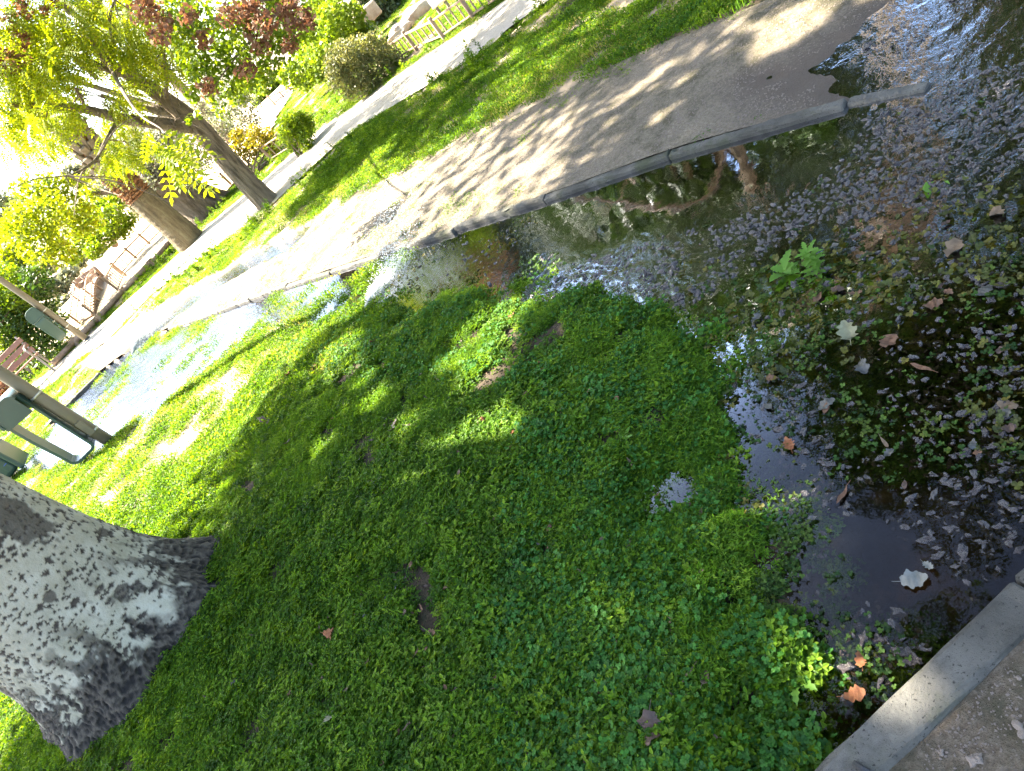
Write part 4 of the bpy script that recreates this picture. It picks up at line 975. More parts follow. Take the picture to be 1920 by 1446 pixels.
LIMB = [([(372, 240, 0), (330, 236, -.2), (285, 230, -.3), (225, 222, -.4), (160, 205, -.5), (90, 200, -.7), (10, 196, -.9)], .095, .03),
        ([(340, 228, 0), (290, 208, .2), (240, 196, .3), (190, 178, .3)], .06, .02),
        ([(345, 214, 0), (300, 203, .3), (262, 192, .5), (215, 175, .7), (130, 150, .9), (80, 146, 1.)], .065, .02),
        ([(278, 162, -.2), (240, 140, -.2), (206, 118, -.2), (180, 85, -.2), (165, 60, -.3), (120, 10, -.4), (90, -30, -.5)], .085, .035),
        ([(240, 142, -.2), (200, 130, 0), (160, 110, .1), (130, 90, .2), (95, 60, .4)], .05, .018),
        ([(180, 145, 0), (150, 118, -.2), (132, 98, -.3), (125, 60, -.4)], .035, .012),
        ([(206, 118, -.2), (212, 80, -.4), (205, 40, -.6), (215, 0, -.8)], .03, .01),
        ([(310, 190, -.1), (312, 160, -.5), (310, 130, -.8), (308, 95, -1.)], .035, .014),
        ([(225, 222, -.4), (200, 262, -.8), (183, 295, -1.1), (160, 315, -1.3), (130, 330, -1.5)], .035, .010),
        ([(160, 205, -.5), (150, 178, -.7), (140, 165, -.8)], .022, .008)]
for pp, a, b in LIMB:
    pts = spline(pxl(pp), 22); mk('branch', *tube(pts, np.linspace(a, b, 22), 12, wob=.04), M['bark'], lt, smooth_=True)
# fine twigs
tw = MB(); r = np.random.default_rng(11)
for i in range(70):
    q = LIMB[r.integers(len(LIMB))][0]; k = r.integers(1, len(q)); a = P(q[k][0], q[k][1], Yl + q[k][2])
    d = r.normal(size=3) * [.5, .4, .4] + [0, 0, -.1]
    tw.add(*tube(spline([a, a + d * .5 + r.normal(size=3) * .06, a + d + [0, 0, -.15]], 7), np.linspace(.010, .003, 7), 5))
tw.build('twigs', M['twig'], lt, kind='stuff')
CL = [(5, 200, 30), (30, 185, 30), (10, 235, 24), (0, 120, 36), (45, 60, 36), (20, 20, 45), (70, 55, 40), (130, 20, 45), (160, 60, 30), (205, 25, 40), (250, 15, 35), (60, 100, 40), (110, 110, 35), (25, 150, 40), (75, 165, 40), (130, 145, 25), (165, 60, 30), (180, 105, 22), (215, 70, 35),
      (250, 75, 38), (285, 40, 42), (230, 130, 28), (262, 118, 32), (40, 215, 40), (90, 225, 36), (25, 262, 30), (70, 275, 30), (112, 262, 20), (205, 205, 24), (232, 180, 30), (255, 145, 25), (215, 245, 28), (200, 225, 20),
      (215, 285, 26), (245, 272, 22), (195, 312, 22), (235, 300, 22), (110, 200, 26), (60, 130, 28), (290, 85, 30), (320, 50, 36), (330, 110, 30), (300, 130, 22), (8, 90, 30), (100, 75, 24)]
r = np.random.default_rng(12); C = []; Rr = []
for (a, b, s) in CL:
    Yd = Yl + r.uniform(-1.8, 1.6); C.append(P(a, b, Yd)); Rr.append(s * Yd / FPX * 1.05)
V, F = pin_leaves(C, Rr, 3000, 13, .85, .7); mk('foliage', V, F, M['locust_leaf'], lt)
CN = [(298, 250, 18), (318, 275, 20), (335, 300, 16), (290, 285, 14), (330, 255, 14)]
V, F = pin_leaves([P(a, b, 6.6) for a, b, s in CN], [s * 6.6 / FPX for a, b, s in CN], 26, 14, 1.15, 1.0); nf = mk('foliage', V, F, M['locust_leaf'], lt)
nf['label'] = 'low hanging spray of long leaflets'
mk('branch', *tube(spline([P(205, 120, Yl - .2), P(230, 170, 9.), P(262, 215, 7.6), P(300, 240, 6.7), P(325, 262, 6.5)], 20), np.linspace(.03, .004, 20), 7), M['twig'], lt, smooth_=True)
# crown above the picture: throws the dappled shade on the path and verge
cs, rs = ell_clumps((-.9, Yl - .2, 6.2), (3.2, 2.6, 1.8), 90, 60, .22, .42, .2)
cs2, rs2 = ell_clumps((-2.2, Yl - 3.4, 6.4), (2.0, 2.2, 1.2), 70, 62, .28, .45, .1); cs = np.r_[cs, cs2]; rs = np.r_[rs, rs2]
V, F = cloud(cs, rs, 15000, .13, 61, .8, .4, .1); mk('crown', *prune(V, F), M['locust_leaf'], lt)

# --- palm
Yp = G(362, 460)[1]
pm = thing('palm_tree', 'thick palm trunk with a brown fibrous collar in front of the playground', 'tree', G(364, 460))
prof = [(371, 468, .30), (362, 458, .285), (335, 432, .255), (300, 402, .25), (262, 368, .25)]
pts = spline([P(a, b, Yp) for a, b, _ in prof], 40); rad = np.interp(np.linspace(0, 1, 40), np.linspace(0, 1, 5), [q[2] for q in prof]) * (1 + .02 * np.sin(np.arange(40) * 2.1))
mk('trunk', *tube(pts, rad, 40, wob=.012), M['palm_bark'], pm, smooth_=True)
r = np.random.default_rng(21)
pts = spline([P(262, 368, Yp), P(235, 345, Yp), P(208, 322, Yp)], 40); 
mk('fibre_collar', *tube(pts, .25 + .015 * np.sin(np.arange(40) * 1.3), 48, wob=.06, seed=4), M['palm_fibre'], pm)
up_pts = spline([P(212, 326, Yp), P(175, 285, Yp), P(130, 240, Yp), P(80, 190, Yp), P(20, 130, Yp)], 60)
mk('upper_trunk', *tube(up_pts, .22, 24), M['palm_fibre'], pm, smooth_=True)
bl = boxm((0, 0, 0), (.13, .045, .24), bev=.015)
for i in range(13):
    for j in range(9):
        p = up_pts[int(2 + i * 4.2)]; a = 2 * math.pi * (j + .5 * (i % 2)) / 9 + r.normal() * .05
        Rm = rz(a - math.pi / 2) @ rx(math.radians(-22 + r.normal() * 5)) @ ry(r.normal() * .12)
        mk('frond_stub', bl[0] @ Rm.T + p + np.array([math.cos(a), math.sin(a), 0]) * .24, bl[1], M['palm_boot'], pm)
tp_ = up_pts[-1]
for i in range(30):
    a = i * 2.4; el = r.uniform(.1, 1.2); L = r.uniform(1.8, 2.5)
    d = np.array([math.cos(a) * math.cos(el), math.sin(a) * math.cos(el), math.sin(el)])
    q = spline([tp_, tp_ + d * L * .5, tp_ + d * L + [0, 0, -.5 * L * (1.2 - el * .6)]], 26)
    Vv, Ff = [], []; k = 0
    for m in range(3, 26):
        t = q[min(m + 1, 25)] - q[m - 1]; t /= np.linalg.norm(t); s = np.cross(t, [0, 0, 1.]); s /= np.linalg.norm(s) + 1e-9
        for sg in (-1, 1):
            ll = .42 * math.sin(m / 26 * 3) + .1; e_ = q[m] + (s * sg * .8 + t * .5 + [0, 0, -.25]) * ll
            Vv += [q[m] - t * .012, q[m] + t * .012, e_]; Ff.append((k, k + 1, k + 2)); k += 3
    mk('frond', Vv, Ff, M['frond'], pm)

# --- olive tree, gnarled trunk
Yo = G(402, 396)[1]
ol = thing('olive_tree', 'old olive tree with a wide gnarled trunk and grey-green crown behind the palm', 'tree', G(402, 396))
m_, n_ = 60, 96
zs = np.linspace(-.05, 1.15, m_); an = np.linspace(0, 2 * math.pi, n_, endpoint=False); A, Zo = np.meshgrid(an, zs)
rad = .30 + .26 * np.exp(-(Zo + .05) / .28) * (1 + .5 * np.cos(A * 3 + 1)) + .10 * smooth(.6, 1.15, Zo) + .09 * (1 - np.abs(2 * vnoise(np.minimum(A, 2 * math.pi - A) * 3.2 + Zo * .9, Zo * 1.2, 7) - 1)) + .05 * (fbm(A * 5, Zo * 4, 8) - .5)
base = G(402, 396); V = np.stack([base[0] + rad * np.cos(A) - .30 * Zo ** 1.2, base[1] + rad * np.sin(A), Zo], -1).reshape(-1, 3)
I = np.arange(m_ * n_).reshape(m_, n_); F = np.stack([I[:-1], np.roll(I, -1, 1)[:-1], np.roll(I, -1, 1)[1:], I[1:]], -1).reshape(-1, 4)
mk('trunk', V, F, M['olive_bark'], ol, smooth_=True)
st = base + [-.32, 0, 1.05]
limbs(st, [st + d for d in ([-1.2, .2, .8], [-.5, -.3, 1.2], [.5, .2, 1.1], [.9, -.1, .6], [-.2, .6, 1.3])], .17, M['olive_bark'], ol, seed=31)
OC = [(355, 300, 40), (320, 285, 42), (290, 300, 36), (270, 275, 36), (310, 250, 36), (350, 255, 32), (385, 300, 28), (330, 330, 26), (300, 335, 24), (395, 250, 30), (430, 225, 32), (460, 205, 30), (420, 190, 34), (380, 210, 34), (470, 235, 24), (255, 250, 30), (440, 255, 22), (405, 280, 22), (350, 345, 16), (280, 345, 18)]
r = np.random.default_rng(32); C = []; Rr = []
for a, b, s in OC:
    Yd = Yo + r.uniform(-.9, .9); C.append(P(a, b, Yd)); Rr.append(s * Yd / FPX)
V, F = cloud(C, Rr, 13000, .055, 33, .9, .2, .15); mk('crown', V, F, M['olive_leaf'], ol)

def simple_tree(name, label, cat, base, clumps, n, size, mat, trunk_r, stems, seed, group=None, bark='twig', flat=.85, mat2=None, frac2=0, clumps2=None):
    """trunk(s) plus a leaf-faced crown; clumps = (px, py, radius px, depth)"""
    e = thing(name, label, cat, base, group); r = np.random.default_rng(seed)
    C = np.array([P(a, b, d) for a, b, s, d in clumps]); Rr = np.array([s * d / FPX for a, b, s, d in clumps])
    for i in range(stems):
        tgt = C[r.integers(len(C))]; b = np.asarray(base, float) + r.normal(size=3) * [.05, .05, 0] * (stems > 1)
        mid = b * .5 + tgt * .5 + r.normal(size=3) * [.1, .1, 0]; mid[:2] = mid[:2] * .4 + b[:2] * .6
        mk('trunk' if stems == 1 else 'stem', *tube(spline([b - [0, 0, .08], mid, tgt], 14), np.linspace(trunk_r, trunk_r * .25, 14), 9, wob=.05, seed=i), M[bark], e, smooth_=True)
    V, F = cloud(C, Rr, n, size, seed + 1, flat, .25, .2); mk('crown', V, F, mat, e)
    if mat2:
        C2 = np.array([P(a, b, d) for a, b, s, d in clumps2]); R2 = np.array([s * d / FPX for a, b, s, d in clumps2])
        V, F = cloud(C2, R2, frac2, size, seed + 2, flat, .1, .1); k = mk('withered_leaves', V, F, mat2, e); k['label'] = 'withered rust-brown leaf clusters'
    return e
def jit(lst, d, dj, seed):
    r = np.random.default_rng(seed); return [(a, b, s, d + r.uniform(-dj, dj)) for a, b, s in lst]
# green and rust tree hanging in from the top
OAK = [(330, 60, 34), (375, 30, 38), (420, 60, 36), (400, 100, 32), (450, 25, 38), (490, 60, 34), (440, 110, 34), (480, 110, 30), (520, 20, 36), (540, 70, 30), (515, 105, 28), (360, 110, 28), (380, 145, 28), (420, 150, 30), (460, 150, 24), (400, 175, 22), (500, 140, 18), (440, 180, 18), (340, 20, 30), (560, 30, 26), (360, 175, 16), (580, 60, 18), (415, 205, 16), (370, 215, 10), (355, 225, 10)]
RUST = [(275, 20, 20), (300, 65, 14), (380, 75, 14), (430, 30, 18), (470, 20, 20), (500, 45, 16), (540, 20, 18), (575, 35, 15), (460, 130, 14), (390, 165, 14), (490, 85, 14), (545, 85, 12), (355, 30, 14), (310, 45, 12), (470, 60, 12), (555, 50, 12)]
ob = np.array([5.0, 8.9, .03])
OAKY = 8.3
at_ = simple_tree('ash_tree', 'green branch hung with rust-brown withered clusters reaching in at the top edge', 'tree', ob, jit(OAK, OAKY, .7, 3), 5200, .060, M['oak_green'], .1, 0, 70, mat2=M['rust_leaf'], frac2=1500, clumps2=jit([(a, b, c * 1.4) for a, b, c in RUST], OAKY - .9, .3, 4))
mk('trunk', *tube(spline([ob - [0, 0, .1], ob + [.05, 0, 1.6], ob + [-.1, .1, 3.4], ob + [-.3, .1, 6.]], 18), np.linspace(.17, .06, 18), 14, wob=.03), M['bark'], at_, smooth_=True)
for q, w in (([(640, -60, .1), (560, -10, 0), (500, 45, 0), (440, 110, -.1), (400, 165, -.1)], .04), ([(560, -10, 0), (470, 5, .1), (390, 40, .2), (330, 60, .2)], .022), ([(500, 45, 0), (510, 100, .1), (470, 150, .2)], .014)):
    st_ = [ob + [-.05, 0, 3.0], ob + [-1.2, -.2, 3.6]] if w > .03 else []
    mk('branch', *tube(spline(st_ + [P(a, b, OAKY + d) for a, b, d in q], 26), np.linspace(w if not st_ else .06, .005, 26), 8), M['twig'], at_, smooth_=True)
cs, rs = ell_clumps(ob + [-.4, .3, 6.0], (2.3, 2.0, 2.6), 60, 171, .2, .4, .2)
V, F = cloud(cs, rs, 13000, .14, 172, .8, .4, .1); mk('foliage', V, F, M['shade_leaf'], at_)
V, F = cloud([P(a, b, 10.0) for a, b, c_ in ((45, 20, 0), (15, 40, 0), (40, 75, 0), (95, 15, 0), (10, 110, 0), (40, 115, 0), (20, 130, 0))], .13, 420, .07, 174)
k = mk('withered_leaves', V, F, M['rust_leaf'], lt); k['label'] = 'withered rust-brown leaf clusters'
def bushy(name, label, base, clumps, n, size, mat, seed, stems=9, tr=.018, group=None, cat='bush'):
    return simple_tree(name, label, cat, base, clumps, n, size, mat, tr, stems, seed, group)
Yb = G(572, 292)[1]
bushy('round_bush', 'small round bright green bush standing alone by the pale path', G(573, 292), jit([(545, 235, 24), (565, 235, 24), (550, 258, 24), (572, 258, 20), (535, 252, 16), (558, 275, 16), (575, 275, 12), (560, 222, 16), (578, 240, 14), (535, 230, 12)], Yb, .25, 7), 5200, .045, M['bush_leaf'], 80)
Yc = G(690, 185)[1]
bushy('large_bush', 'large grey-green bush between the fence and the lime tree', G(690, 178), jit([(640, 110, 34), (670, 95, 30), (700, 90, 30), (730, 105, 26), (740, 130, 18), (700, 125, 36), (665, 135, 36), (640, 150, 28), (680, 160, 24), (715, 150, 24), (625, 130, 22), (655, 175, 14), (735, 115, 20), (690, 78, 14), (640, 90, 16)], Yc, .35, 8), 9000, .05, M['grey_bush_leaf'], 84, stems=12)
Yd = G(482, 334)[1]
simple_tree('young_tree', 'small multi-stemmed tree with yellowing leaves beside the locust trunk', 'tree', G(484, 335), jit([(455, 270, 22), (480, 262, 22), (500, 255, 18), (440, 285, 16), (470, 285, 18), (495, 280, 14), (510, 268, 12), (445, 255, 16), (475, 245, 14), (515, 285, 8)], Yd, .3, 9), 1900, .07, M['yellow_leaf'], .03, 5, 86)
# background trees
simple_tree('lime_tree', 'bright lime-green tree behind the large bush', 'tree', np.array([2.2, 17.5, .05]), jit([(600, 60, 40), (630, 40, 40), (650, 70, 38), (610, 100, 38), (585, 110, 30), (640, 105, 26), (680, 60, 26), (690, 85, 18), (660, 30, 26), (600, 20, 34), (570, 150, 24), (545, 140, 26), (600, 135, 20), (565, 90, 26)], 17., .8, 10), 7500, .11, M['lime_leaf'], .12, 1, 90)
simple_tree('pine_tree', 'spreading pine tree at the top edge behind the boulders', 'tree', P(722, 62, 22.), jit([(690, 5, 30), (725, -5, 32), (760, 5, 30), (740, 30, 22), (705, 30, 18), (780, 20, 16), (800, -10, 30), (730, 45, 12), (830, -40, 40)], 22., .9, 11), 6000, .13, M['pine_leaf'], .16, 1, 94)
simple_tree('dark_tree', 'dark shrubby tree in shade beyond the boulders', 'tree', P(800, 0, 27.), jit([(690, 30, 26), (720, 60, 26), (740, 70, 18), (780, 0, 30), (800, 10, 26), (700, 80, 18), (850, -25, 36), (900, -60, 40)], 26., .8, 12), 4200, .15, M['dark_leaf'], .12, 1, 98)
simple_tree('feathery_tree', 'bright feathery tree drooping at the left edge above the playground', 'tree', np.array([-8.6, 17.5, .05]), jit([(60, 365, 36), (100, 355, 30), (140, 385, 32), (90, 400, 40), (40, 420, 40), (120, 430, 34), (20, 460, 36), (75, 460, 38), (165, 415, 28), (45, 500, 30), (110, 475, 28), (150, 340, 18), (170, 360, 18), (70, 520, 18)], 17.5, 1.0, 13), 7200, .10, M['locust_leaf'], .12, 1, 102)
simple_tree('leafy_tree', 'mid-green leafy tree in front of the playground ladder fence', 'tree', P(210, 455, 21.), jit([(175, 400, 28), (205, 410, 28), (190, 440, 28), (160, 450, 26), (225, 430, 22), (240, 415, 16), (210, 385, 24), (135, 480, 20), (175, 470, 18)], 20., .9, 14), 5200, .10, M['oak_green'], .10, 1, 106)
simple_tree('pale_shrub', 'pale grey-green shrub between the palm trunk and the leafy tree', 'bush', P(255, 400, 22.), jit([(205, 340, 26), (225, 365, 26), (250, 380, 22), (195, 365, 22), (260, 400, 14), (235, 335, 20)], 21.5, .6, 15), 3000, .085, M['olive_leaf'], .05, 3, 108)
simple_tree('hedge_tree', 'dense dark green tree behind the far lamp post and bench', 'tree', G(70, 705), jit([(20, 540, 50), (60, 560, 44), (30, 600, 50), (80, 610, 38), (100, 640, 30), (60, 650, 40), (20, 660, 40), (105, 600, 22), (70, 520, 30), (30, 500, 34), (120, 660, 14), (90, 680, 18), (-20, 600, 50), (40, 690, 26)], G(70, 705)[1] - .2, 1.1, 16), 12000, .085, M['dark_leaf'], .10, 3, 110)
simple_tree('hedge_tree', 'sunlit green shrub filling the left edge under the feathery tree', 'tree', np.array([-9.4, 15.8, .05]), jit([(5, 520, 30), (30, 560, 26), (5, 580, 34), (40, 610, 22), (15, 630, 30), (50, 650, 16), (-20, 560, 40)], 16.4, .5, 17), 4200, .08, M['bush_leaf'], .06, 3, 114)
simple_tree('rust_shrub', 'reddish-brown shrub behind the near lamp post at the left edge', 'bush', P(5, 800, 15.), jit([(5, 730, 24), (15, 760, 22), (-10, 770, 30), (10, 795, 18), (25, 745, 12)], 14.5, .5, 18), 2400, .07, M['rust_leaf'], .04, 3, 118)
simple_tree('far_tree', 'hazy grey-green tree far away at the left edge', 'tree', np.array([-22, 42., .05]), jit([(10, 400, 30), (35, 385, 20), (20, 430, 30), (-20, 400, 40), (45, 420, 18)], 42., 2., 19), 3500, .25, M['pine_leaf'], .25, 1, 122)
simple_tree('far_tree', 'soft grey-green trees massed behind the playground', 'tree', np.array([-9.5, 38., .05]), jit([(140, 330, 20), (170, 320, 22), (90, 500, 16), (110, 540, 20), (130, 515, 18), (120, 570, 16), (100, 580, 16), (200, 300, 22), (240, 270, 22), (80, 540, 22), (150, 490, 14)], 32., 3., 20), 5000, .2, M['olive_leaf'], .25, 1, 124)
simple_tree('far_tree', 'row of soft green trees beyond the playground sand', 'tree', np.array([2., 40., .05]), jit([(470, 150, 24), (500, 165, 22), (525, 150, 20), (540, 165, 14), (485, 190, 14), (450, 180, 20), (420, 230, 16), (560, 130, 20), (510, 185, 10)], 36., 2., 21), 4200, .2, M['lime_leaf'], .25, 1, 126)
# trees standing outside the picture on the right: mirrored in the pool and shading the flooded path
def plain_tree(label, base, c, R, n, nl, size, mat, tr, seed):
    e = thing('park_tree', label, 'tree', (*base, .03), 'tall trees around the flooded lawn'); r = np.random.default_rng(seed)
    b = np.array([*base, -.05]); c = np.asarray(c, float)
    mk('trunk', *tube(spline([b, b + [0.05, .05, c[2] * .4], c + [0, 0, -.3]], 14), np.linspace(tr, tr * .35, 14), 12, wob=.04), M['bark'], e, smooth_=True)
    limbs(b * .45 + c * .55, [c + np.asarray(R) * r.normal(size=3) * .5 for _ in range(6)], tr * .5, M['twig'], e, seed=seed)
    cs, rs = ell_clumps(c, R, n, seed + 1, .2, .42, .2); V, F = cloud(cs, rs, nl, size, seed + 2, .8, .4, .1); mk('crown', *prune(V, F), mat, e)
plain_tree('tall tree standing far right past the grass verge', (8.2, 7.6), (7.8, 7.8, 6.6), (2.4, 2.4, 3.4), 70, 13000, .16, M['shade_leaf'], .17, 211)
plain_tree('tall slender tree standing right of the flooded path', (6.9, 4.0), (6.3, 4.4, 6.4), (2.0, 2.2, 3.0), 60, 13000, .16, M['shade_leaf'], .15, 221)
plain_tree('tall tree standing behind the verge out to the right', (6.2, 12.6), (5.4, 12.4, 6.2), (2.6, 2.0, 3.2), 60, 13000, .16, M['shade_leaf'], .16, 231)
plain_tree('tall tree added left of the pale-barked tree', (-6.6, 3.6), (-7.0, 4.4, 6.2), (2.2, 2.2, 1.8), 60, 8000, .13, M['oak_green'], .16, 241)  # added out of view on the left to fill the lawn's shade

# ------------------------------------------------------------------ fallen leaves, twigs, weeds
def blade_mesh(outline, curl, twist, fold, seed):
    """leaf plate: outline of half-widths along the midrib, cupped and curled"""
    r = np.random.default_rng(seed); n = len(outline); V = []; F = []
    for i, w in enumerate(outline):
        t = i / (n - 1); x = t - .5; zc = curl * (4 * x * x) * .5 + (.012 * r.normal() + .05 * math.sin(9 * t + seed))
        for j, sgn in enumerate((-1, -.5, 0, .5, 1)):
            ww = w * (1 + .05 * r.normal())
            V.append([x, sgn * ww, zc + fold * abs(sgn) * w + twist * x * sgn * w + .012 * r.normal()])
    for i in range(n - 1):
        for j in range(4): F.append((i * 5 + j, i * 5 + j + 1, (i + 1) * 5 + j + 1, (i + 1) * 5 + j))
    V = np.array(V); m = len(V)
    V += [0, 0, -V[:, 2].min()]
    # petiole
    p = V[2]; V = np.vstack([V, [p + [0, -.012, 0], p + [0, .012, 0], p + [-.32, .03, .03], p + [-.32, .05, .03]]]); F.append((m, m + 1, m + 3, m + 2))
    return V, F
_lob = lambda n, k, w, d: [max(.015, w * math.sin(math.pi * (.06 + .92 * i / (n - 1))) ** .7 * (1 - d + d * math.cos(2 * math.pi * k * i / (n - 1)) ** 2)) for i in range(n)]
SH = {'oval': [.02, .16, .24, .26, .22, .13, .01], 'lobed': _lob(21, 2.0, .34, .42), 'long': [.02, .07, .10, .11, .10, .07, .01], 'broad': _lob(19, 1.5, .44, .34)}
LM = {'brown': surf('dry_leaf', [(.06, .03, .015), (.12, .06, .03), (.16, .09, .052)], 60, .8, .3, 200), 'rust': surf('rust_dry_leaf', [(.13, .04, .012), (.2, .07, .022), (.24, .105, .045)], 60, .75, .3, 200),
      'tan': surf('tan_dry_leaf', [(.09, .06, .034), (.15, .105, .063)], 60, .8, .3, 200), 'grey': surf('wet_grey_leaf', [(.04, .039, .033), (.085, .082, .07)], 70, .35, .3, 200),
      'pale': surf('pale_leaf', [(.15, .145, .075), (.22, .21, .12)], 50, .7, .2, 150), 'white': surf('bleached_leaf', [(.13, .125, .10), (.2, .195, .165)], 50, .7, .3, 150), 'dark': surf('dark_wet_leaf', [(.035, .02, .013), (.08, .045, .03)], 60, .5, .3, 200)}
def fallen(px, py, spx, shape, col, label, lift=.03, group=None, curl=.25, rot=None, floatz=None, seed=None):
    seed = int(px * 7 + py) if seed is None else seed; r = np.random.default_rng(seed)
    g = G(px, py, .04); h = hz1(g[0], g[1]); z = max(h, -.002) + lift if floatz is None else floatz
    g = G(px, py, z); dep = g[1] * CP + (CAMH - z) * SP
    V, F = blade_mesh(SH[shape], curl + r.normal() * .12, r.normal() * .8, r.uniform(-.2, .5), seed)
    sz = (.8 if floatz is None else .6) * spx * dep / FPX
    a = r.uniform(0, 6.28) if rot is None else rot
    tl = .25 if floatz is None else .07
    Rm = rz(a) @ rx(r.normal() * tl) @ ry(r.normal() * tl)
    o = mk('fallen_leaf', (V * sz) @ Rm.T + g, F, LM[col], origin=g, smooth_=True)
    return tag(o, label, 'leaf', group)
LAND = [((900, 1155), 'pale bent twig'), ((1100, 738), 'long curled leaf'), ((617, 1346), 'pale lobed leaf'), ((1222, 1368), 'dark crumpled leaf'), ((440, 1281), 'small whitish stone'), ((622, 1188), 'curled rust leaf'),
        ((1535, 500), 'bushy weed'), ((1590, 628), 'pale floating leaf'), ((1715, 1085), 'whitish leaf cluster'), ((207, 830), 'near lamp post'), ((545, 826), 'dark strip of leaf'), ((1752, 352), 'round-leaved weed'),
        ((985, 905), 'narrow-leaved weed'), ((1310, 1040), 'toothed weed rosette'), ((1580, 930), 'rolled brown leaf'), ((1180, 845), 'thin-leaved weed'), ((720, 570), 'white water jet'), ((905, 787), 'reddish oval leaf'), ((1728, 690), 'long brown leaf'), ((760, 1310), 'low weed')]
_lab = set()
def where(px, py, head):
    c = sorted(LAND, key=lambda q: math.hypot(px - q[0][0], py - q[0][1]))
    for (qx, qy), nm in c:
        dx, dy = px - qx, py - qy; d = math.hypot(dx, dy)
        if d < 12: continue
        w = ('right of' if dx > 0 else 'left of') if abs(dx) > 2 * abs(dy) else ('below' if dy > 0 else 'above') if abs(dy) > 2 * abs(dx) else ('below and ' if dy > 0 else 'above and ') + ('right of' if dx > 0 else 'left of')
        l = head + (' just ' if d < 90 else ' ' if d < 200 else ' well ') + w + ' the ' + nm
        if l not in _lab: _lab.add(l); return l
    return head
SW = {'oval': 'oval', 'lobed': 'lobed', 'long': 'narrow', 'broad': 'broad'}
GA, GB, GC = 'dry leaves on the shaded lawn', 'dry leaves on the sunlit lawn', 'wet leaves lying in the flood water'
for a in [(1100, 738, 44, 'long', 'brown', 'long curled brown leaf in the middle of the lawn'), (1055, 772, 30, 'oval', 'brown', 'upright brown leaf left of the long curled leaf'),
          (1158, 748, 26, 'oval', 'brown', 'small brown leaf right of the long curled leaf'), (905, 787, 28, 'oval', 'rust', 'reddish oval leaf between two sunlit patches of lawn'),
          (622, 1188, 42, 'lobed', 'rust', 'curled rust leaf on bare soil right of the pale trunk'), (1222, 1368, 74, 'broad', 'dark', 'big dark crumpled leaf near the bottom edge'),
          (617, 1346, 34, 'lobed', 'pale', 'single pale lobed leaf on the shaded lawn near the bottom'), (1605, 1303, 52, 'broad', 'rust', 'orange-brown leaf at the water by the near kerb'),
          (1612, 1240, 40, 'lobed', 'rust', 'rusty wet leaf above the orange leaf by the kerb'), (1590, 628, 96, 'lobed', 'pale', 'large pale yellow leaf floating in the dark water'),
          (1668, 640, 66, 'broad', 'brown', 'brown wet leaf right of the large pale floating leaf'), (1715, 1088, 78, 'broad', 'white', 'whitish lobed leaf cluster in the water near the kerb'),
          (1742, 1062, 40, 'lobed', 'white', 'small whitish leaf lying on the lobed white cluster'), (1728, 690, 74, 'long', 'brown', 'long brown leaf in dark water on the right'),
          (1580, 930, 66, 'long', 'brown', 'stick-like rolled brown leaf in the shallow water'), (1660, 832, 52, 'long', 'tan', 'tan strip of leaf beside the clear dark water'),
          (1890, 762, 56, 'broad', 'tan', 'tan leaf at the right edge of the picture'), (1290, 1266, 46, 'long', 'tan', 'tan curled leaf near the bottom right lawn'),
          (1322, 1272, 44, 'oval', 'tan', 'folded tan leaf beside the tan curled leaf'), (1335, 1384, 34, 'oval', 'tan', 'small tan leaf right of the dark crumpled leaf'),
          (1350, 920, 40, 'lobed', 'rust', 'red-brown leaf at the lawn edge of the flood'), (1440, 762, 44, 'oval', 'grey', 'grey round leaf in the shallow flood'),
          (1550, 758, 56, 'broad', 'grey', 'broad grey leaf with ragged edge in the shallow flood'), (1620, 690, 56, 'broad', 'grey', 'grey leaf below the large pale floating leaf'),
          (1450, 712, 40, 'lobed', 'brown', 'pinkish-brown leaf above the grey round leaf'), (1845, 548, 60, 'broad', 'grey', 'grey lobed leaf by the right edge in the ripples'),
          (1750, 572, 54, 'broad', 'brown', 'brown leaf among ripples above the dark water'), (1480, 835, 60, 'lobed', 'rust', 'orange leaf sunk among the weed in the shallows'),
          (500, 792, 40, 'lobed', 'dark', 'dark leaf at the shade edge on the lawn'), (545, 826, 40, 'long', 'dark', 'dark strip of leaf below the shade edge'), (740, 800, 34, 'lobed', 'dark', 'dark leaf pair left of the centre lawn'),
          (772, 797, 34, 'long', 'dark', 'dark rolled leaf right of the dark pair'), (1790, 470, 70, 'broad', 'tan', 'pinkish flat leaf in the shallows at right'), (1870, 400, 50, 'broad', 'tan', 'tan leaf near the right edge below the ripples')]:
    sink = -.002 if a[0] > 1300 and a[1] < 1200 else None
    fallen(*a, group=GC if sink is not None else GA, lift=.028, floatz=.004 if sink is not None else None, curl=.10 if sink is not None else .25)
for (a, b, s_) in [(985, 740, 22), (700, 908, 24), (660, 905, 18), (640, 898, 16), (862, 886, 20), (810, 1186, 26), (800, 1215, 18), (790, 1140, 24), (836, 1104, 18), (782, 1222, 20), (836, 1290, 18), (650, 1292, 20), (1080, 1240, 20), (545, 1302, 24), (1030, 990, 18), (880, 1010, 16),
                   (1130, 1010, 20), (940, 985, 14), (720, 1430, 24), (960, 1090, 14), (760, 1150, 22), (1180, 1020, 20), (985, 888, 18), (770, 1060, 16), (1230, 930, 20), (1085, 830, 16), (690, 1240, 18), (930, 1270, 16), (1050, 1180, 16), (850, 1380, 16)]:
    sh, cl = random.choice(['oval', 'lobed', 'oval', 'long']), random.choice(['brown', 'brown', 'tan'])
    fallen(a, b, s_, sh, cl, where(a, b, 'small dry %s %s leaf' % (cl, SW[sh])), group=GA)
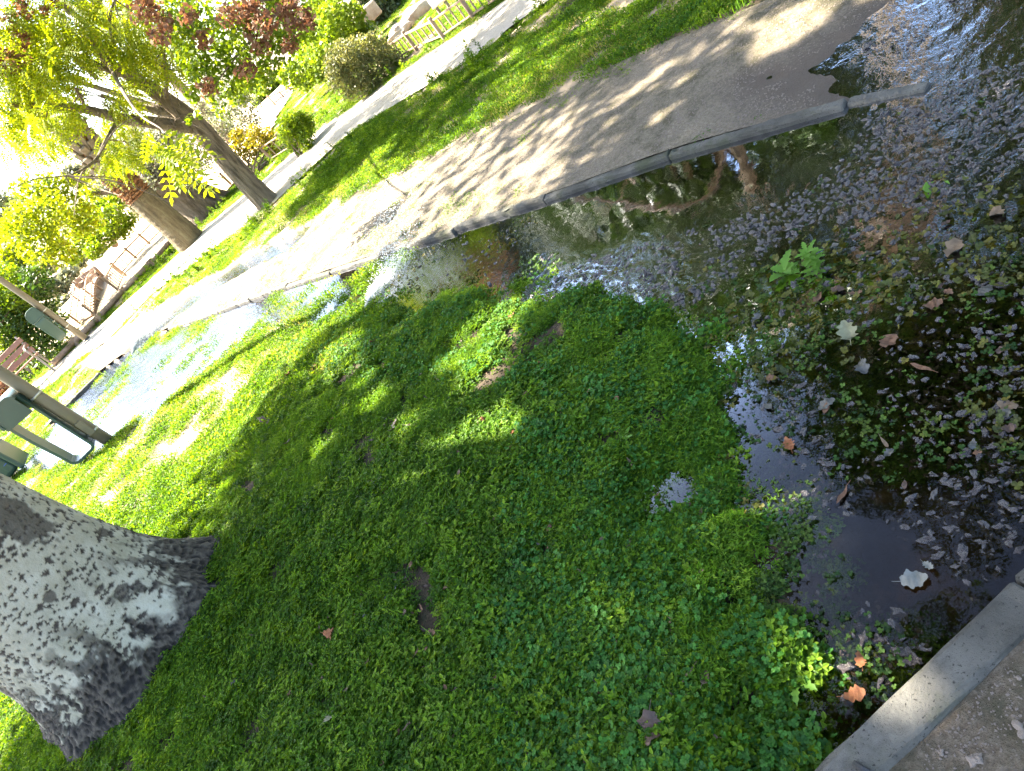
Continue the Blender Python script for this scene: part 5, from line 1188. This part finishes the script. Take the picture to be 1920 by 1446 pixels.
for (a, b, s_) in [(540, 703, 26), (590, 690, 22), (622, 788, 20), (960, 592, 22), (1010, 680, 22), (1018, 692, 18), (955, 842, 20), (650, 650, 22), (480, 720, 18), (440, 770, 18), (520, 660, 18), (700, 640, 20), (380, 800, 16), (960, 812, 18)]:
    sh = random.choice(['oval', 'lobed'])
    fallen(a, b, s_, sh, 'rust', where(a, b, 'small rusty %s leaf' % SW[sh]), group=GB)
r = np.random.default_rng(301)
for i in range(22):
    a, b = r.uniform(1320, 1900), r.uniform(380, 1020)
    sh, cl = random.choice(['oval', 'lobed', 'broad']), random.choice(['grey', 'grey', 'brown', 'dark'])
    fallen(a, b, r.uniform(24, 46), sh, cl, where(a, b, 'wet %s %s leaf' % (cl, SW[sh])), group=GC, curl=.08, floatz=.004 + .004 * r.uniform(), seed=400 + i)

def twig(label, pxs, rad, z=.05, mat='twig'):
    pts = spline([G(a, b, z + d) for a, b, d in pxs], 18); o0 = pts[0]
    tag(mk('twig', *tube(pts, np.linspace(rad, rad * .6, 18), 6, wob=.1), M[mat], origin=o0, smooth_=True), label, 'twig', 'fallen twigs')
M['pale_twig'] = surf('pale_twig', [(.26, .22, .16), (.36, .31, .24)], 40, .8, .2, 90)
twig('pale bent twig lying on the lawn right of the pale trunk', [(862, 1138, 0), (885, 1143, .01), (900, 1158, 0), (918, 1170, .01), (938, 1168, 0)], .0035, .055, 'pale_twig')
twig('thin dark twig lying below the sunlit patch of lawn', [(955, 960, .0), (945, 985, .01), (920, 1030, 0)], .0025, .05)
twig('thin brown stem lying across the shaded lawn', [(785, 930, 0), (770, 965, .01), (745, 1000, 0), (735, 1020, 0)], .0025, .05)
twig('short grey twig near the bare soil patch', [(725, 1190, 0), (740, 1178, .01), (750, 1170, 0)], .003, .05, 'pale_twig')
twig('thin grey stem curving on the lower lawn', [(850, 1150, 0), (848, 1190, .01), (825, 1215, 0), (790, 1225, 0)], .002, .05, 'pale_twig')

def weedplant(label, px, py, nl, L, Wd, upright, seed, mat='weed', serr=True, name='weed', h=0.0, z=None):
    g = G(px, py, .0); g[2] = max(hz1(g[0], g[1]), -.02) if z is None else z; r = np.random.default_rng(seed)
    e = thing(name, label, 'weed', g, 'leafy weeds')
    if h: mk('stem', *tube(spline([g, g + [.01, 0, h * .5], g + [0, .01, h]], 8), np.linspace(.004, .002, 8), 6), M[mat], e)
    for i in range(nl):
        a = i * 2.4 + r.normal() * .2; l = L * r.uniform(.65, 1.1); el = upright + r.normal() * .15; n = 11
        zb = h * (i / nl) if h else 0
        d = np.array([math.cos(a), math.sin(a), 0]); sd = np.array([-d[1], d[0], 0]); V = []; F = []
        for k in range(n):
            t = k / (n - 1); w = Wd * (math.sin(math.pi * min(t * .92 + .08, 1)) ** .8) * (1 if not serr else (.62 if k % 2 else 1.15)) * r.uniform(.9, 1.1)
            c = g + d * l * t * math.cos(el) + np.array([0, 0, zb + .004 + l * (math.sin(el) * t - .55 * t * t * max(math.sin(el), .2))])
            V += [c - sd * w + [0, 0, w * .3], c, c + sd * w + [0, 0, w * .3]]
        for k in range(n - 1):
            for j in range(2): F.append((3 * k + j, 3 * k + j + 1, 3 * k + j + 4, 3 * k + j + 3))
        mk('leaf', V, F, M[mat], e, smooth_=True)
M['weed'] = leafmat('weed_leaf', [(.11, .24, .035), (.15, .29, .045)], .45, .5, 'island', (1.3, 1.2, .4), .25)
weedplant('bushy light green weed standing in the ripples', 1535, 515, 46, .055, .008, .55, 501, h=.12)
weedplant('light green serrated weed left of the bushy weed', 1475, 515, 9, .09, .016, .75, 502, h=.04)
weedplant('weed with narrow toothed leaves in the sunlit corner clover', 1490, 1270, 8, .10, .010, .8, 503)
weedplant('toothed weed rosette above the dark crumpled leaf', 1310, 1040, 8, .065, .011, .5, 504)
weedplant('thin-leaved weed right of the centre lawn', 1180, 845, 7, .09, .007, .7, 505, serr=False)
weedplant('narrow-leaved weed below the sunlit lawn patch', 985, 905, 7, .08, .008, .55, 506, serr=False)
weedplant('pale blue-green weed at the right of the lawn', 1225, 755, 9, .055, .012, .5, 507)
weedplant('round-leaved weed in the ripples near the right edge', 1752, 352, 4, .06, .026, .5, 508, serr=False)
weedplant('tall weed with yellow-green leaves near the bottom right', 1395, 1352, 8, .06, .009, .8, 509)
weedplant('leafy weed beside the pale trunk on the sunny side', 330, 1040, 8, .12, .022, .6, 510, serr=False)
weedplant('bright leafed sprig standing behind the pale trunk', 118, 1005, 8, .16, .035, .9, 511, serr=False)
weedplant('low weed left of the bottom twig', 760, 1310, 7, .045, .009, .4, 512, serr=False)
weedplant('weed sprig by the lower lawn edge', 1180, 1330, 8, .05, .008, .6, 513)

# pebbles of the gravel path
gp = bpy.data.objects['gravel_path']; pm_ = []
for i in range(5):
    bm = bmesh.new(); bmesh.ops.create_icosphere(bm, subdivisions=2, radius=1); r = np.random.default_rng(600 + i)
    for v in bm.verts: v.co *= 1 + .22 * r.normal()
    for v in bm.verts: v.co.z *= .65
    me = bpy.data.meshes.new('pebble'); bm.to_mesh(me); bm.free(); me.materials.append(M['stone']); pm_.append(me)
r = np.random.default_rng(610)
for i in range(230):
    o = bpy.data.objects.new('pebble', pm_[r.integers(5)]); COL.objects.link(o); o.parent = gp
    x_, y_ = r.uniform(-.15, .9), r.uniform(.15, .54); s_ = r.choice([.004, .006, .009, .014], p=[.4, .33, .2, .07])
    o.location = (x_, y_, .042 + s_ * .25); o.scale = (s_, s_ * r.uniform(.6, 1), s_ * r.uniform(.7, 1)); o.rotation_euler = (r.normal() * .3, r.normal() * .3, r.uniform(0, 6.28))
x = rng.uniform(-.3, 1.2, 9000); y = rng.uniform(.0, .56, 9000)
scatter('grit', [src('g', *(lambda b: ([v.co[:] for v in b.vertices], [tuple(p.vertices) for p in b.polygons]))(pm_[i]), M['stone']) for i in range(3)], np.c_[x, y, np.full(9000, .041)], rng.uniform(0, 6.28, (9000, 3)), rng.uniform(.0008, .0028, 9000), rng.integers(0, 3, 9000), label='fine gravel grains strewn on the near path', category='gravel')
x = rng.uniform(-.2, 1.0, 260); y = rng.uniform(.1, .55, 260); k = fbm(x * 6, y * 6, 120) > .55; x, y = x[k], y[k]
scatter('path_seedling', [src('q', *chick(61, 14, .03, .015, .008), M['cover'])], np.c_[x, y, np.full(len(x), .042)], np.c_[np.zeros((len(x), 2)), rng.uniform(0, 6, len(x))], rng.uniform(.6, 1.2, len(x)), np.zeros(len(x), int), label='small green seedlings growing in the near gravel', category='seedlings')
g = G(1603, 1432, .06)
tag(mk('plastic_scrap', *tube(spline([g, G(1615, 1440, .066), G(1632, 1450, .06)], 8), .006, 6), M['black_plastic'], origin=g), 'black strip of plastic lying on the near kerb', 'scrap')
g = G(440, 1281, .09); V, F = boxm((0, 0, 0), (1, .8, .6), bev=.25, seg=2)
tag(mk('white_stone', V * .035 + g, F, M['concrete'], origin=g, smooth_=True), 'small whitish stone beside the foot of the pale trunk', 'stone')

# ------------------------------------------------------------------ water jets
def spraymat():
    m, t, o = newmat('spray'); p = N(t, 'ShaderNodeBsdfPrincipled', {'Base Color': (.85, .88, .9, 1), 'Roughness': .08, 'Transmission Weight': .35, 'IOR': 1.33}); t.links.new(p.outputs[0], o.inputs[0]); return m
M['spray'] = spraymat()
OCT = (np.array([[1, 0, 0], [-1, 0, 0], [0, 1, 0], [0, -1, 0], [0, 0, 1], [0, 0, -1.]]), np.array([[0, 2, 4], [2, 1, 4], [1, 3, 4], [3, 0, 4], [2, 0, 5], [1, 2, 5], [3, 1, 5], [0, 3, 5]]))
def spray(name, label, src_, dirv, speed, n, spread, rad, seed, tmax=.35):
    r = np.random.default_rng(seed)
    t = r.uniform(.0, tmax, n); v = np.asarray(dirv, float)[None] * speed * r.uniform(.75, 1.1, (n, 1)) + r.normal(size=(n, 3)) * spread
    T = np.asarray(src_)[None] + v * t[:, None] + np.array([0, 0, -4.9])[None] * (t ** 2)[:, None]
    T[:, 2] = np.abs(T[:, 2])
    Rm = randrot(n, r); S_ = rad * r.uniform(.4, 1.3, n)
    V, F = rep(*OCT, Rm, T, S_)
    mk(name, V, F, M['spray'], smooth_=True, kind='stuff', label=label, category='water spray')
spray('water_spray', 'white water jet bursting along the lawn edge by the kerb', G(684, 578, .02), (.86, .36, .36), 2.1, 6000, .26, .0034, 701, .36)
spray('water_spray', 'white water jet in the sunlit flood on the left', G(248, 665, .03), (.75, .2, .5), 2.4, 4200, .26, .007, 702, .36)
for i_, (bx_, by_, m_) in enumerate(((2.6, 24., 'dark_leaf'), (6.8, 19., 'oak_green'), (10.5, 15.5, 'dark_leaf'), (13., 10.5, 'oak_green'), (12.5, 5.5, 'dark_leaf'), (9.6, 1.8, 'oak_green'))):  # added trees: darken the water's reflections and block sky light
    plain_tree(('tall dark tree added far behind the fence', 'broad green tree added behind the fence on the right', 'broad dark tree added beyond the verge on the right', 'large green tree added right of the far verge', 'large dark tree added well right of the flooded path', 'green tree added at the right end of the flooded path')[i_],
               (bx_, by_), (bx_, by_, 7.2), (3.0, 3.0, 4.2), 70, 14000, .25, M['shade_leaf'], .22, 301 + 10 * i_)
plain_tree('tall dark tree in the distance behind the locust', (-1.2, 30.), (-1.2, 30., 8.6), (3.4, 3.0, 4.6), 70, 7000, .26, M['shade_leaf'], .24, 371)
x, y = polar_pts(60000, 2.2, 8, -12, 46, 1.2); k = (sdpoly(SAND, x, y) > .02) & (hz_sand(x, y) > .0); x, y = x[k], y[k]
scatter('path_grit', [src('g', *(lambda b: ([v.co[:] for v in b.vertices], [tuple(p.vertices) for p in b.polygons]))(pm_[i]), M['stone']) for i in range(3)], np.c_[x, y, hz_sand(x, y) + .004], rng.uniform(0, 6.28, (len(x), 3)), rng.uniform(.0012, .0042, len(x)) * (.6 + .9 * fbm(x * 5, y * 5, 140)), rng.integers(0, 3, len(x)), label='coarse grit strewn over the sandy path', category='grit')
plain_tree('tall dark tree added right of the sandy path', (5.3, 6.1), (4.5, 6.7, 7.4), (2.3, 2.3, 2.6), 80, 14000, .15, M['shade_leaf'], .16, 381)  # added crown, keeps bright sky out of the near pool's reflection
# crumbs of dead leaf lying in the lawn
x, y = polar_pts(5200, .65, 6.5, -50, 44, 1.0)
k = offpath(x, y) & (sdpoly(POOLX, x, y) < .25) & (hz(x, y) > -.01) & trunkclear(x, y, -.05); x, y = x[k], y[k]
k = rng.uniform(size=len(x)) < smooth(.40, .66, .5 * fbm(x * 1.6, y * 1.6, 170) + .5 * fbm(x * 6, y * 6, 171)) + .10; x, y = x[k], y[k]; n_ = len(x)
def crumb(seed, col, L, sh):
    V, F = blade_mesh(SH[sh], .5, .9, .4, seed); return src('crumb', V * L, F[:-1], LM[col])
scatter('leaf_crumbs', [crumb(1, 'brown', .022, 'oval'), crumb(2, 'tan', .018, 'long'), crumb(3, 'brown', .014, 'oval'), crumb(4, 'grey', .016, 'oval'), crumb(5, 'dark', .026, 'oval'), crumb(6, 'tan', .03, 'long')], np.c_[x, y, hz(x, y) + rng.uniform(.008, .03, n_)],
        np.c_[rng.normal(size=(n_, 2)) * .5, rng.uniform(0, 6.28, n_)], rng.uniform(.5, 1.3, n_), rng.integers(0, 6, n_), label='crumbs of dead leaf scattered through the lawn', category='leaf litter')
plain_tree('tall dark tree added far behind the information board', (4.7, 22.), (4.7, 22., 7.6), (2.6, 2.4, 4.2), 70, 12000, .24, M['shade_leaf'], .2, 391)  # added to close a bright gap in the mirrored tree line
